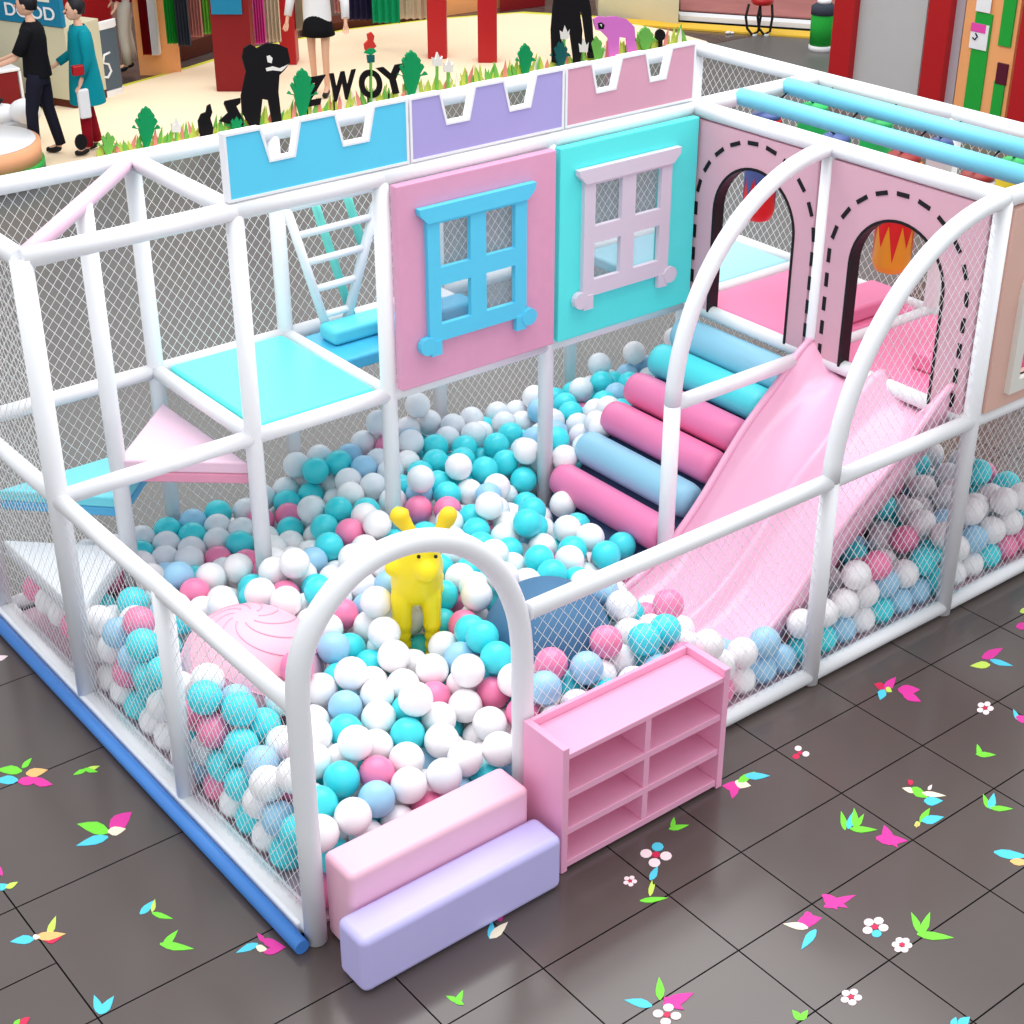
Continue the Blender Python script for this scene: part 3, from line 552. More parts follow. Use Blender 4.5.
# ---------------------------------------------------------------- balls
BALLS = "w138,143,413;w304,143,420;w209,453,495;g786,143,400;w535,466,508;w626,187,400;t399,378,427;w1099,143,401;t240,978,537;t138,1110,572;w926,552,526;b1447,246,531;b460,195,402;p607,1069,565;w1248,577,534;w138,578,406;t228,290,429;b1716,257,523;w490,1026,456;w822,936,506;p138,1054,416;w1391,403,514;w933,362,396;t138,1740,533;p1909,337,552;t2090,260,530;w942,197,389;w1084,961,481;t400,1817,543;w781,650,429;w685,999,437;w350,794,400;w453,682,465;b889,1197,488;t191,898,398;w1190,334,391;w643,1850,502;w1220,1306,570;w1668,1061,555;w1185,518,392;w914,1679,508;t1413,565,545;t1085,1629,525;w1876,1104,566;w1195,799,440;p559,339,403;w2223,574,517;t836,496,397;w725,346,396;t138,448,103;w1114,1919,550;w3120,143,268;b138,494,262;t1448,726,568;w138,1374,479;p1599,381,529;b705,817,429;w358,537,449;p2071,1077,275;t138,333,297;w859,1847,498;w826,1809,103;w2185,976,341;w3529,143,415;t684,1880,103;w1427,1837,503;w2420,143,422;t2184,1080,480;b196,733,396;w868,791,440;t138,1540,478;p2462,481,476;w138,1585,261;t2663,1188,372;t2406,1565,501;t2253,283,508;p489,2838,251;w748,1853,373;p204,1898,556;t345,959,410;w4285,143,390;p1349,287,403;w305,3131,268;b2249,746,512;w572,1897,284;p1351,513,397;p4120,294,354;w2351,1842,509;w2018,1090,482;w138,2248,415;w971,2285,402;w3286,143,271;t138,987,264;w2030,1385,519;w4570,197,425;b885,1754,363;t138,823,252;w1134,1115,517;g2202,2300,540;w4812,143,433;w1020,503,398;w1765,2111,474;w3452,143,268;t4303,614,372;p3697,143,414;p2139,2241,386;w2249,856,246;w2081,2419,384;b138,2016,460;w2506,2341,506;t4918,419,475;t4114,143,286;t1897,2968,421;p1138,1502,433;w3639,414,210;b659,2366,430;w297,2862,216;w987,1412,448;w4278,308,402;t2103,1055,103;t281,1782,432;w229,1253,551;p138,143,103;w2998,2307,469;g4628,405,401;w3950,143,266;g1642,2615,393;w2979,1934,266;w2263,906,469;p4533,750,386;g2439,3083,536;w2676,143,103;t1483,2175,403;g479,3131,287;t1867,1137,400;t2934,2257,311;w805,2290,403;b2986,143,103;t3141,143,103;t2214,932,103;w983,1571,402;t348,2285,427;w2770,3131,542;w600,2596,333;b2831,143,103;w4658,603,377;b4565,143,268;w396,2995,239;w138,2742,216;g2079,2619,399;t1748,2486,407;w4731,143,268;t2234,1251,472;w2663,1522,388;p1645,2211,418;t2720,2366,407;t1030,143,250;w2691,1358,398;w138,1543,103;w1371,1679,426;w138,2904,216;g2522,2857,461;w2412,1207,424;w1055,2045,461;p138,3066,216;w671,514,395;t3297,143,103;t1206,2693,279;g1861,3131,404;t3216,2288,487;w4402,143,103;b407,2025,474;w1386,961,409;b3453,143,103;p138,2579,216;w1031,810,415;t2934,1356,257;g1611,3131,262;t2063,2966,419;t138,1865,103;p664,2203,401;w2149,1953,421;t1604,2413,372;t2918,2415,372;w3610,143,103;t2979,2585,405;t4242,143,103;p560,2987,264;g3941,2899,402;t3767,143,103;g890,2702,291;w138,659,257;t611,672,417;w4631,3131,407;w5072,876,367;w3618,143,268;b3924,143,103;w960,1651,257;w649,2817,292;t3895,457,257;b4083,143,103;g3118,2287,353;p2878,1273,103;w511,2297,399;w4399,143,268;w138,599,103;b2844,143,268;g4893,603,383;w548,856,393;w1996,328,411;b3784,143,268;g1141,2843,257;w1913,2612,396;w4115,436,268;p138,1220,417;t138,1703,372;w3159,2140,272;g2855,3131,396;w4388,471,363;w1989,1665,404;g2258,2699,403;g2353,3131,402;w457,1884,402;w138,1371,103;b1361,793,444;b2152,2827,411;t2358,2255,401;w3159,2140,438;p138,1050,103;w4897,143,268;g138,1150,255;g4305,3131,406;w2010,1189,103;p699,143,258;w4562,143,103;t138,746,103;w2521,2259,362;w1330,1894,382;t4724,143,103;t1489,877,509;g2948,2776,416;w593,1986,422;w1939,1176,254;t4866,818,375;w138,2179,103;w534,143,263;b138,1213,103;p1463,2899,253;p4888,143,103;t2548,2635,405;g1459,3064,250;b3561,2874,367;w4695,787,381;w4932,1022,371;w138,895,103;t138,1312,279;b1333,2104,394;p1109,665,388;t2235,1814,394;g809,3131,259;w1197,1349,412;t1307,3131,258;p138,1957,254;g892,2987,257;t2669,2806,404;g1999,2765,399;w1789,1366,468;g809,2843,258;w643,3131,261;p2439,2987,400;g5072,644,402;t1536,2689,258;t4126,2900,398;t975,3131,257;t1058,2987,257;w1550,1711,479;t719,1964,248;w859,1875,252;b138,1865,392;w138,1702,103;g1307,2844,267;w3657,3045,374;w138,2108,323;t3163,2678,385;w2320,1661,396;b1141,3131,256;t1693,2982,261;w2512,143,268;t2618,1785,411;g1224,2987,256;w1303,2491,309;w2449,1484,363;w138,2023,103;p2258,2117,393;t5072,311,386;w2677,2191,376;w138,2416,216;g1776,3131,261;p1615,2834,261;t1016,1256,398;t326,2663,216;w1371,2691,260;g4787,2202,236;t2808,2687,401;w2158,440,443;t1431,1222,242;g2941,2989,397;g3255,2860,368;t2530,1319,393;w2417,2747,395;t2155,1667,397;g3115,3023,382;t1616,1282,470;p1046,2662,251;t1860,2979,259;g3498,2663,390;t726,2987,258;w1794,2280,438;g4469,2104,103;w138,2255,249;b3242,2532,387;w1451,2546,260;w1758,1203,505;g2817,2879,387;b865,143,253;t1028,1091,383;g2028,3131,404;t2237,1078,192;t1675,342,384;b4437,274,362;g975,2843,258;t3666,2681,388;w1636,2047,391;w1835,288,412;w2689,3131,398;w2066,1811,399;g3412,3131,294;w2678,143,269;b2541,2098,399;t2222,2539,376;t3181,2294,103;w3753,2414,497;t2237,1517,399;w3504,2980,254;p1552,1016,445;b1419,1487,508;b298,1121,476;g2302,2894,386;w1206,1663,418;w1179,2266,376;w4291,709,234;w4777,471,368;w4882,283,379;w1593,181,400;b2199,3058,388;w1196,429,252;t3768,2856,357;t1919,1457,419;w943,949,394;w342,1841,290;t2313,1961,391;p4127,681,249;w818,1956,103;g3601,2529,379;w4244,536,237;w1205,976,370;g573,1000,314;w2147,1373,401;b4080,2701,396;w1007,1475,258;w504,555,371;w2434,1786,376;w2361,293,382;t196,143,258;g3574,3131,258;t4266,2776,398;g3508,2391,381;w2668,587,184;t2405,2414,395;w2220,1155,337;p544,1944,103;w4716,266,378;w978,1863,103;t4255,222,247;t4695,2167,103;w3498,465,103;w1275,661,393;w4985,143,409;w266,428,342;p2252,143,415;t2694,2556,405;t1984,1961,391;b2240,2375,397;w3452,2140,567;w4801,1026,249;b1195,143,252;t944,651,393;t2331,788,374;t3906,3129,257;t965,2128,349;w4539,509,308;b3408,2523,386;w4411,864,386;p1156,2538,247;w3775,2559,419;w1265,143,403;w2027,2977,257;b4570,3131,253;b4019,560,215;w289,3131,103;w1645,1882,407;w1204,2001,403;t2326,1042,399;t886,1976,397;t1899,2424,377;w369,143,268;t2811,2080,255;p1028,1890,399;g3323,2140,463;g514,2131,404;w741,2056,396;t4210,751,375;p2522,143,103;g3538,2283,505;b865,431,247;w2152,2343,255;b2086,143,413;w1920,143,413;w1511,487,435;p2359,980,241;t2153,289,375;t2871,1678,266;w5072,2234,249;t830,1070,398;t2392,2579,400;w1947,2831,256;p5053,143,103;t2519,1646,400;w1686,1106,389;w2318,452,399;t1754,143,410;t2328,624,398;g3446,2140,103;g2778,2243,255;w3360,448,193;t3922,2644,404;t1181,1827,412;w1485,2384,260;t4411,593,242;w5072,2416,256;w1050,1723,393;p2470,652,310;t1526,1170,387;b4735,3131,274;w2678,838,186;w3072,2865,351;t3347,2291,103;p276,591,316;w3968,307,253;g2523,3131,399;t4926,430,309;w1616,2529,254;w269,2370,306;g3266,2431,103;w2572,1241,243;w4565,663,249;b1304,1532,391;w2479,1945,394;p5072,479,385;p3750,544,236;w2454,896,347;t1115,572,248;p1750,1265,342;w2748,1293,257;g4910,2324,249;b1780,1131,249;w280,1948,401;t2924,2681,281;t4313,2986,316;g995,2505,268;w1431,143,403;w3646,540,103;t1863,1137,103;w5022,3131,415;t188,1799,247;g4938,2134,247;w2686,1778,260;w1988,2366,249;w2651,2035,254;t935,1706,103;w4288,449,103;w4629,330,243;t2056,2206,243;g1942,3123,259;w272,2111,430;p1180,2374,250;w1511,325,400;t2071,1521,401;t1930,1289,424;b726,2674,257;w290,288,257;w587,2847,103;w505,2986,103;w430,1977,259;g3080,2442,396;t4072,3131,256;b2225,1349,103;t1821,1599,406;t5072,1019,281;t2075,1215,389;g3100,2432,103;w1167,1190,373;w534,433,263;w2271,691,250;w4984,282,248;t837,2550,252;w619,287,257;t1011,1808,256;w1018,2340,253;w2403,1607,261;t992,1567,103;b4728,693,248;b2526,1723,250;w2223,2193,247;t677,2031,103;t419,649,254;w1113,286,252;t4958,1132,239;w2948,2096,103;t3261,3082,245;b2606,2987,398;t2569,2440,386;t1849,2085,334;w1451,2062,285;t5072,1151,381;w415,2850,103;w2771,1920,245;w1419,1487,277;w3879,596,103;w1475,1786,353;w1333,2328,297;p4640,986,245;w4442,775,250;w1363,429,255;g1702,2687,257;w783,287,252;w669,2990,103;w5072,886,183;b2682,287,187;p2268,775,103;p275,2754,103;g3497,2775,250;t4546,2179,250;t1441,653,401;w1204,1465,262;w2318,2329,258;w2457,1094,311;w868,2226,255;w1727,3131,103;g5011,588,257;t454,288,264;w1543,1589,103;t2688,2985,254;g4911,3131,291;w4601,824,248;w2059,1327,268;w2816,1547,103;w1279,286,253;b2932,1430,103;p3797,323,250;w1781,2833,258;w271,1076,319;b5072,742,268;w542,2107,103;w2113,2516,253;w436,2142,259;p3919,2837,250;w723,2145,257;w4536,306,103;t380,489,237;t618,587,255;g4238,3131,255;w863,2390,284;b1164,1746,251;g3155,2484,254;t2562,1559,262;g3250,2284,252;w4892,715,248;w2225,1319,266;t1451,569,258;t2172,1200,103;w728,1034,266;w2613,1402,249;g4304,380,253;p2401,1899,255;w2718,1615,262;t2771,3131,253;t3031,2372,241;w1646,2993,103;w3374,306,103;w4469,377,236;b4763,860,246;w4340,814,103;b3825,2975,256;w986,1312,245;w2594,439,185;p1775,290,257;w809,887,317;w1419,1486,103;g948,286,249;w1492,1945,396;w1031,430,250;t5072,143,267;w3790,453,103;p407,1871,103;b891,1016,247;t4157,2987,259;t1215,1090,249;w1281,571,254;w1404,3131,103;t2777,2805,244;p2332,1355,387;g4793,2301,103;g2957,2520,249;w284,912,260;t1328,2721,103;t4689,520,236;b3540,304,103;b4156,609,103;w4321,611,103;t949,575,246;b4371,306,103;p3302,2378,378;t1606,2042,229;w862,2046,249;w1547,436,281;t1283,844,307;w258,238,103;w4013,693,103;w1012,1974,252;w4205,304,103;t3991,2986,256;t2415,394,260;w2407,2189,257;p3155,2140,103;w269,1791,103;w304,2971,103;t2800,2574,257;w1111,1597,299;g2196,2660,254;g4404,3131,254;b1532,987,283;w2334,1178,103;t3178,2939,244;w4851,555,230;t3511,2287,103;w2261,331,256;t3331,2772,248;w2462,1037,103;b280,816,103;w1453,838,314;w557,740,244;g2614,2837,249;w2485,2042,251;w2383,892,103;p1847,2283,280;t4793,347,255;g4554,2254,103;w416,1016,267;w658,872,251;w870,724,246;t1157,1306,255;w3706,307,103;b1581,1282,278;b2108,3131,258;w953,2018,103;b3324,2482,249;w4640,2980,258;g420,2308,261;w562,2394,264;w2330,2494,258;w3496,2484,245;w1269,1618,254;w440,3131,103;p273,524,103;t284,747,255;b3815,2713,288;g2680,2681,296;t2410,774,216;t437,851,269;t2652,2499,254;w2478,2372,248;w580,2061,257;b2639,2334,264;b3025,2576,103;w557,566,103;g3079,2631,249;t2793,2408,263;w278,2045,257;t4460,701,103;w595,3131,103;w3663,2937,246;t1567,2856,103;b5072,2312,103;w2562,720,175;g4403,2841,315;w1857,1754,357;g4085,2838,249;p1740,1633,262;t4924,2402,103;t4749,1609,249;w1360,143,253;t3412,2341,246;b4315,2379,365;w3519,1100,103;t3658,2321,397;t4803,1383,103;t5072,2117,103;w2213,143,103;w1420,1312,381;p409,284,103;t4639,2611,103;t4474,2980,259;t3736,680,103;g3594,2140,103;t1006,1418,103;g4749,1439,249;w1614,1124,240;g3700,2140,417;g5072,2583,257;w2367,143,103;t269,2421,103;w1403,1666,103;p1589,1876,251;w1690,143,257;w634,704,103;w2059,143,103;w5072,579,103;w4435,1255,224;g4226,916,385;w703,2469,307;w1948,2527,249;w275,2264,103;w4691,2607,383;w4772,2502,103;g4030,2140,438;w1651,1417,381;b4937,2680,259;g4348,2217,103;b492,143,103;t4652,2388,103;p1425,1904,247;t4966,2403,384;t3890,2140,103;t1346,268,103;g3673,2285,103;w3720,845,103;w1639,1459,103;w1705,1111,103;w2069,1908,256;g3737,2284,256;t5012,2868,387;b3877,648,260;t1267,143,103;t3344,2938,243;p4015,935,248;w1706,1378,229;t794,143,103;t1989,2053,250;g4426,2313,261;t4794,2597,253;w332,2495,216;t3987,2140,262;w2356,1216,263;t1565,3131,103;g4744,2851,256;w754,2857,103;w1751,143,103;t1939,310,256;g4284,2442,103;b2678,1247,103;w4155,845,250;w273,1948,103;w815,2108,103;g4188,2692,264;w3371,976,103;w2937,3131,252;w420,2688,103;w1894,1335,268;g4068,2284,254;w868,280,103;t4559,2835,258;w409,2029,103;w1738,1804,253;g4514,1099,245;t3672,689,255;b2936,1844,103;b1594,1711,266;t560,284,103;g4421,1420,228;t3543,992,233;w4225,933,103;t3351,592,103;w4648,1442,103;w3394,1100,212;t1607,2272,269;w2093,373,245;t3646,994,103;w2031,2670,249;b1854,143,260;t2522,895,192;p3743,2140,103;t3625,2140,565;b3773,965,215;w4213,2528,374;w4968,454,103;w1717,299,103;b2910,1682,103;t1107,143,103;w5072,3131,248;w3813,807,255;g5072,2778,261;t3655,2140,257;w4036,857,103;t4954,1452,103;w3956,449,103;t4672,1149,244;g4486,2512,281;w4366,2582,103;g4493,2684,103;w4502,1520,103;w1504,1574,395;g3902,2284,255;b5072,1569,103;b4898,1526,240;t5072,1645,250;t4178,2409,246;b4356,1048,248;t1431,143,103;t3866,2140,413;t4560,1234,331;g3568,2285,258;b4767,2407,240;b1525,143,253;t3988,771,247;b3418,2252,386;t4318,887,250;w1025,276,103;g4428,2362,103;t3872,306,103;g3823,2299,399;g4936,2216,103;t4508,1354,103;b4351,1582,133;w1971,2441,103;w4827,2995,247;t3325,2140,283;t2584,1048,214;b2204,307,103;t5072,1438,233;g4077,2448,424;w1878,302,103;w1704,1604,103;g3350,2570,103;b1724,2156,252;w1184,273,103;w4777,1127,379;t4668,2704,250;w4195,1006,248;g4928,2499,254;w481,2605,216;w2182,143,265;g4274,1095,103;p3740,3131,258;w2369,308,103;b4891,2591,391;w4307,1258,103;b4024,1100,266;t2354,548,251;t2041,307,103;p3871,776,103;w4313,1424,103;w4647,2521,241;g4479,937,247;g3988,2305,398;t4643,1608,103;t3500,616,172;t1439,1651,263;p2517,292,173;t3858,1100,264;w3774,1100,103;b1905,143,103;w4083,1016,103;w713,719,295;w1867,2686,254;w3940,1100,103;t4660,2809,393;w2347,143,267;w2747,1397,103;t642,143,103;w4741,306,103;g4582,2369,252;w5072,422,229;w1120,855,283;t3821,2140,253;g4164,2313,386;g3534,2140,422;t4821,1224,252;w1602,1541,264;g3836,2289,103;t4809,2731,350;g4345,2629,386;g3187,2572,103;g4924,2567,103;w3624,847,238;p2974,2296,103;t4912,2768,475;b2522,2987,255;g3489,2140,263;p3417,753,103;p1595,143,103;w5072,1252,247;w4508,2677,286;w3582,742,103;t4517,2500,103;t1090,1750,103;b1700,1726,404;t949,143,103;t3912,2466,414;w4934,1346,247;w576,2229,260;g5072,2965,267;g4579,1467,251;g4205,2301,103;p4822,2922,396;w2064,1339,103;t2151,2049,286;w4179,773,103;g3791,2140,561;t2018,165,262;p1512,268,103;t712,283,103;p5032,2687,395;w1610,288,238;w4001,2292,103;t4122,447,103;g4646,1314,213;w1662,1569,445;w4323,2501,253;w1444,286,253;g4263,1185,248;t1006,2724,103;w3514,893,103;t3670,1100,232;w1809,1906,402"
BR = .082
def ball_mat(n, rgb, a=1): return M(n, rgb, .32, .5, .02, sheen=.1)
BM = {'w': ball_mat('ball_white', (250, 246, 248)), 'g': ball_mat('ball_clear_white', (234, 237, 243)), 't': ball_mat('ball_turquoise', (66, 222, 232)),
      'b': ball_mat('ball_light_blue', (158, 208, 238)), 'p': ball_mat('ball_pink', (246, 132, 176))}
CN = {'w': 'white', 'g': 'greyish white', 't': 'turquoise', 'b': 'light blue', 'p': 'pink'}
LM = [((.02, .02), 'the left leg of the entrance arch'), ((1.14, .04), 'the right leg of the entrance arch'), ((.58, .02), 'the middle of the pink entrance step'), ((1.40, 1.05), 'the front legs of the yellow hopper'), ((1.45, 1.5), 'the back of the yellow hopper'),
      ((.80, 1.20), 'the near right side of the pink swirl dome'), ((.35, 1.2), 'the near left side of the pink swirl dome'), ((.7, 1.85), 'the far side of the pink swirl dome'), ((1.5, .55), 'the left side of the blue dome'), ((2.2, .85), 'the right side of the blue dome'),
      ((1.9, 1.2), 'the far side of the blue dome'), ((1.6, .1), 'the middle of the shelf back'), ((2.1, .1), 'the right end of the shelf'), ((2.6, .3), 'the foot of the slide'), ((2.55, 1.0), 'the left edge of the slide foot'), ((F2, .05), 'the front post under the quarter arch'),
      ((3.6, .1), 'the front netting beside the slide'), ((XA, .05), 'the tall front post at the end of the slide'), ((4.7, .1), 'the front netting under the peach board'), ((4.7, .8), 'the pit floor under the pink mats'), ((0, Y1), 'the middle post of the left side'), ((.05, .55), 'the left netting near the entrance'),
      ((0, Y2), 'the tall left corner post'), ((.05, 1.65), 'the left netting between its two posts'), ((.4, 2.8), 'the thin post under the triangular decks'), ((T1, Y2), 'the front left leg of the turquoise platform'), ((1.5, 2.7), 'the space under the turquoise platform'), ((T2, Y2), 'the post left of the pink window board'),
      ((2.5, Y2), 'the rail under the pink window board'), ((2.4, 3.1), 'the back netting under the pink window board'), ((T3, Y2), 'the post between the two window boards'), ((3.5, 2.35), 'the rail under the turquoise window board'), ((3.6, 3.1), 'the back netting under the turquoise window board'), ((2.95, 1.7), 'the bottom pink roller'),
      ((2.3, 1.7), 'the middle of the pit before the rollers'), ((F2-.3, Y1), 'the inner post beside the slide'), ((4.5, 3.0), 'the far right corner netting'), ((1.0, .5), 'the pit centre just inside the arch'), ((.55, .5), 'the pit left of centre inside the arch'), ((1.9, 1.65), 'the middle of the pit'), ((1.5, 1.9), 'the patch before the turquoise platform')]
ORD = ['nearest', 'second nearest', 'third nearest', 'fourth nearest', 'fifth nearest', 'sixth nearest', 'seventh nearest', 'eighth nearest', 'ninth nearest', 'tenth nearest', 'eleventh nearest', 'twelfth nearest']
pos = [(t[0], *[int(q)/1000 for q in t[1:].split(',')]) for t in BALLS.split(';')]
NI = 300
groups = {}
for i, (c, x, y, z) in enumerate(pos[:NI]):
    k = min(range(len(LM)), key=lambda j: (LM[j][0][0]-x)**2+(LM[j][0][1]-y)**2)
    groups.setdefault((c, k), []).append(((LM[k][0][0]-x)**2+(LM[k][0][1]-y)**2, i))
labs = {}
for (c, k), l in groups.items():
    l.sort()
    for j, (_, i) in enumerate(l): labs[i] = f"{CN[c]} ball, {ORD[min(j, 11)]} to {LM[k][1]}"
proto = {}
for c in BM:
    b = MB().ball((0, 0, BR), BR, 28); me = b.build('pit_ball', BM[c]); proto[c] = me.data; bpy.data.objects.remove(me)
for i, (c, x, y, z) in enumerate(pos[:NI]):
    o = bpy.data.objects.new('pit_ball', proto[c]); COL.objects.link(o); o.location = (x, y, z-BR); tag(o, labs[i], 'ball', 'ball pit balls')
b = MB(); ks = list(BM)
for c, x, y, z in pos[NI:]: b.ball((x, y, z), BR, 16, ks.index(c))
tag(b.build('pit_balls', [BM[k] for k in ks]), 'all the smaller-looking white, turquoise, blue and pink balls filling the pit', 'balls', 'ball pit balls', 'stuff')
tag(MB().box(.06, XB-.06, .06, Y3-.06, .002, .02).build('pit_mat', M('pit_mat_pink', (222, 190, 204), .6, .2)), 'pale pink mat on the pit floor under all the balls', 'mat')
# ---------------------------------------------------------------- printed stickers on the floor
SC_ = {'g': M('sticker_green', (120, 226, 60), .45, .3), 'm': M('sticker_magenta', (226, 56, 160), .45, .3), 'c': M('sticker_cyan', (84, 206, 232), .45, .3), 'k': M('sticker_cream', (250, 236, 208), .45, .3),
       'y': M('sticker_lime', (204, 232, 96), .45, .3), 'o': M('sticker_apricot', (246, 190, 120), .45, .3), 'r': M('sticker_red', (214, 40, 84), .45, .3), 'w': M('sticker_pale_pink', (255, 228, 232), .45, .3)}
def leaf(b, p, q, wd, mi, h):
    p, q = Vector((*p, 0)), Vector((*q, 0)); d = q-p; n = Vector((-d.y, d.x, 0)).normalized()*wd
    L = [p+d*t+n*s for t, s in ((0, .18), (.2, .8), (.42, 1), (.7, .62), (1, 0), (.7, -.5), (.42, -.8), (.2, -.7), (0, -.18))]
    W = [at(v.x, v.y, z=.0005) for v in L]
    b.prism(W, (0, 0, h), mi)
def petal(b, c, q, rad, mi, h):
    c = Vector((*c, 0)); q = Vector((*q, 0)); W = [at(q.x+rad*math.cos(a)*1.15, q.y+rad*math.sin(a)*.85, z=.0005) for a in [2*math.pi*i/10 for i in range(10)]]; b.prism(W, (0, 0, h), mi)
def sticker(lab, leaves=(), flowers=(), name='floor_sticker'):
    b = MB(); ms = []
    def mi(c):
        if c not in ms: ms.append(c)
        return ms.index(c)
    h = .0012
    for s in leaves:
        c, x0, y0, x1, y1, wd = s; leaf(b, (x0, y0), (x1, y1), wd, mi(c), h); h += .00035
    for x, y, rad, cols, ctr in flowers:
        n = len(cols)
        for k, c in enumerate(cols):
            a = 2*math.pi*(k+.1)/n; petal(b, (x, y), (x+rad*math.cos(a), y+rad*.8*math.sin(a)), rad*.52, mi(c), h)
        h += .0004; petal(b, (x, y), (x, y), rad*.36, mi(ctr), h); h += .0004
    tag(b.build(name, [SC_[c] for c in ms]), lab, 'floor sticker', 'coloured leaf and flower stickers on the floor')
sticker('green, apricot and magenta leaf sticker by the left edge, left of the small lime one', [('c', 18, 780, -6, 781, 5), ('g', 22, 771, -4, 770, 5), ('g', 22, 768, 32, 758, 3), ('o', 26, 774, 48, 770, 5), ('m', 18, 782, 42, 779, 5), ('m', 32, 780, 53, 785, 5)])
sticker('small lime green leaf sticker between the left edge and the blue tube', [('g', 86, 770, 73, 775, 2.5), ('y', 86, 770, 100, 766, 2.5), ('g', 84, 769, 98, 772, 2.5)])
sticker('green, magenta and blue leaf sticker with a cream piece, left of the blue tube', [('g', 109, 832, 77, 824, 7), ('m', 110, 828, 132, 812, 9), ('c', 108, 837, 76, 846, 5), ('k', 108, 832, 126, 829, 5)])
sticker('magenta and green leaf sticker cut by the left edge, at the tile joint', [('m', -4, 866, 3, 876, 4), ('c', -4, 888, 10, 885, 4), ('y', 6, 888, 18, 882, 3)])
sticker('blue, lime and apricot leaf sticker on the tile joint at lower left', [('c', 34, 939, 10, 942, 5), ('y', 48, 935, 56, 916, 4), ('r', 44, 940, 62, 937, 5), ('o', 36, 937, 66, 934, 5), ('w', 33, 937, 40, 937, 3)])
sticker('small blue and lime leaf sticker left of the blue tube end, above the green one', [('c', 140, 914, 155, 900, 4), ('y', 152, 912, 155, 899, 2.5), ('g', 152, 913, 173, 919, 3)])
sticker('plain green leaf sticker below the small blue and lime one', [('g', 163, 946, 178, 930, 4), ('g', 160, 944, 194, 949, 4.5)])
sticker('magenta and pale blue arrow-shaped sticker at the end of the blue tube', [('m', 264, 942, 257, 933, 3), ('c', 258, 944, 236, 953, 4), ('k', 256, 947, 268, 950, 4), ('m', 262, 940, 286, 948, 5), ('m', 264, 953, 286, 947, 4)])
sticker('plain blue double leaf sticker at the crossing of joints, lower left', [('c', 100, 1014, 94, 995, 5), ('c', 100, 1014, 114, 996, 5)])
sticker('small red and green leaf sticker at the lower left edge of the picture', [('g', 14, 1026, 20, 1019, 3), ('r', 20, 1024, 30, 1017, 4)])
sticker('tiny cream petal sticker beside the far end of the blue tube', [('w', -4, 659, 8, 656, 3)])
sticker('pale blue and magenta heart-shaped sticker below the lilac step', [('c', 490, 939, 492, 920, 4), ('k', 490, 938, 508, 922, 5), ('m', 497, 920, 503, 914, 4)])
sticker('small plain green sticker below the lilac step, near the lower edge', [('g', 458, 1002, 446, 996, 3), ('g', 456, 1004, 463, 990, 3.5), ('g', 456, 1000, 464, 1005, 3)])
sticker('green sprout sticker just in front of the shelf', [('g', 672, 829, 674, 817, 3), ('g', 669, 829, 689, 825, 3)])
sticker('tall flower sticker with white petals, blue petal and lime leaves in front of the shelf', [('c', 650, 880, 658, 866, 4), ('y', 650, 896, 652, 880, 3), ('y', 649, 893, 655, 884, 2.5), ('g', 640, 901, 668, 898, 3)], [(656, 855, 10, 'wwwc', 'r')])
sticker('tiny pale pink blossom sticker left of the tall flower sticker', (), [(630, 881, 4.5, 'wwwww', 'r')])
sticker('magenta, cream, lime and blue leaf sticker at the right end of the shelf', [('m', 740, 788, 722, 786, 6), ('m', 736, 786, 732, 799, 5), ('k', 735, 782, 751, 786, 5), ('g', 738, 782, 755, 772, 4), ('c', 745, 776, 770, 776, 4)])
sticker('blue, green and magenta leaf sticker with a blossom at the lower edge', [('c', 652, 1006, 624, 1000, 5), ('g', 660, 1000, 659, 977, 5), ('m', 663, 1005, 694, 993, 7), ('m', 664, 998, 684, 1010, 5)], [(667, 1015, 9, 'wwww', 'r')])
sticker('green and pale blue tufted leaf sticker left of the plain magenta one', [('g', 845, 830, 841, 811, 3.5), ('c', 848, 829, 853, 812, 4), ('g', 855, 828, 854, 808, 4), ('g', 855, 828, 864, 814, 3), ('g', 850, 829, 877, 830, 3.5)])
sticker('plain magenta leaf sticker beside the green and pale blue tuft', [('m', 888, 842, 884, 825, 6), ('m', 876, 838, 908, 841, 6), ('m', 884, 830, 898, 848, 5)])
sticker('magenta, cream and blue bird-shaped sticker on the joint at lower right', [('m', 798, 922, 822, 918, 7), ('k', 808, 928, 783, 924, 4), ('m', 806, 912, 812, 926, 6), ('c', 816, 930, 801, 950, 5)])
sticker('magenta ragged sticker above the bird-shaped one', [('m', 822, 895, 848, 908, 5), ('m', 824, 907, 856, 895, 5), ('m', 824, 896, 838, 910, 5)])
sticker('white blossom sticker with one blue petal, right of the bird-shaped sticker', (), [(875, 927, 8.5, 'wcwww', 'r')])
sticker('pale pink ring blossom sticker beside the plain green leaf sticker', (), [(902, 945, 6.5, 'wwwwww', 'r')])
sticker('white and pink blossom sticker near the bottom right joint', (), [(851, 997, 7, 'wwwww', 'r')])
sticker('plain bright green sprouting leaf sticker at lower right', [('g', 920, 933, 911, 912, 4), ('g', 921, 934, 930, 912, 4.5), ('g', 917, 934, 954, 938, 4.5)])
sticker('small lime leaf sticker at the lower edge beside the white and pink blossom', [('g', 800, 1020, 792, 1010, 4), ('g', 800, 1020, 808, 1010, 4)])
sticker('blue leaf sticker cut by the lower edge at the right', [('c', 952, 1026, 956, 1017, 4), ('c', 958, 1026, 970, 1017, 6)])
sticker('cream and green winged sticker with a red tip, upper of the pair at right', [('k', 915, 792, 902, 788, 3), ('g', 912, 788, 928, 798, 5), ('k', 922, 793, 946, 796, 3), ('c', 924, 801, 943, 801, 5), ('r', 912, 785, 908, 780, 3), ('w', 928, 790, 932, 785, 2)])
sticker('green and pale blue leaf sticker right under the winged one', [('y', 920, 823, 914, 826, 3), ('g', 920, 822, 930, 808, 4), ('c', 922, 821, 944, 817, 5), ('o', 918, 823, 916, 828, 2)])
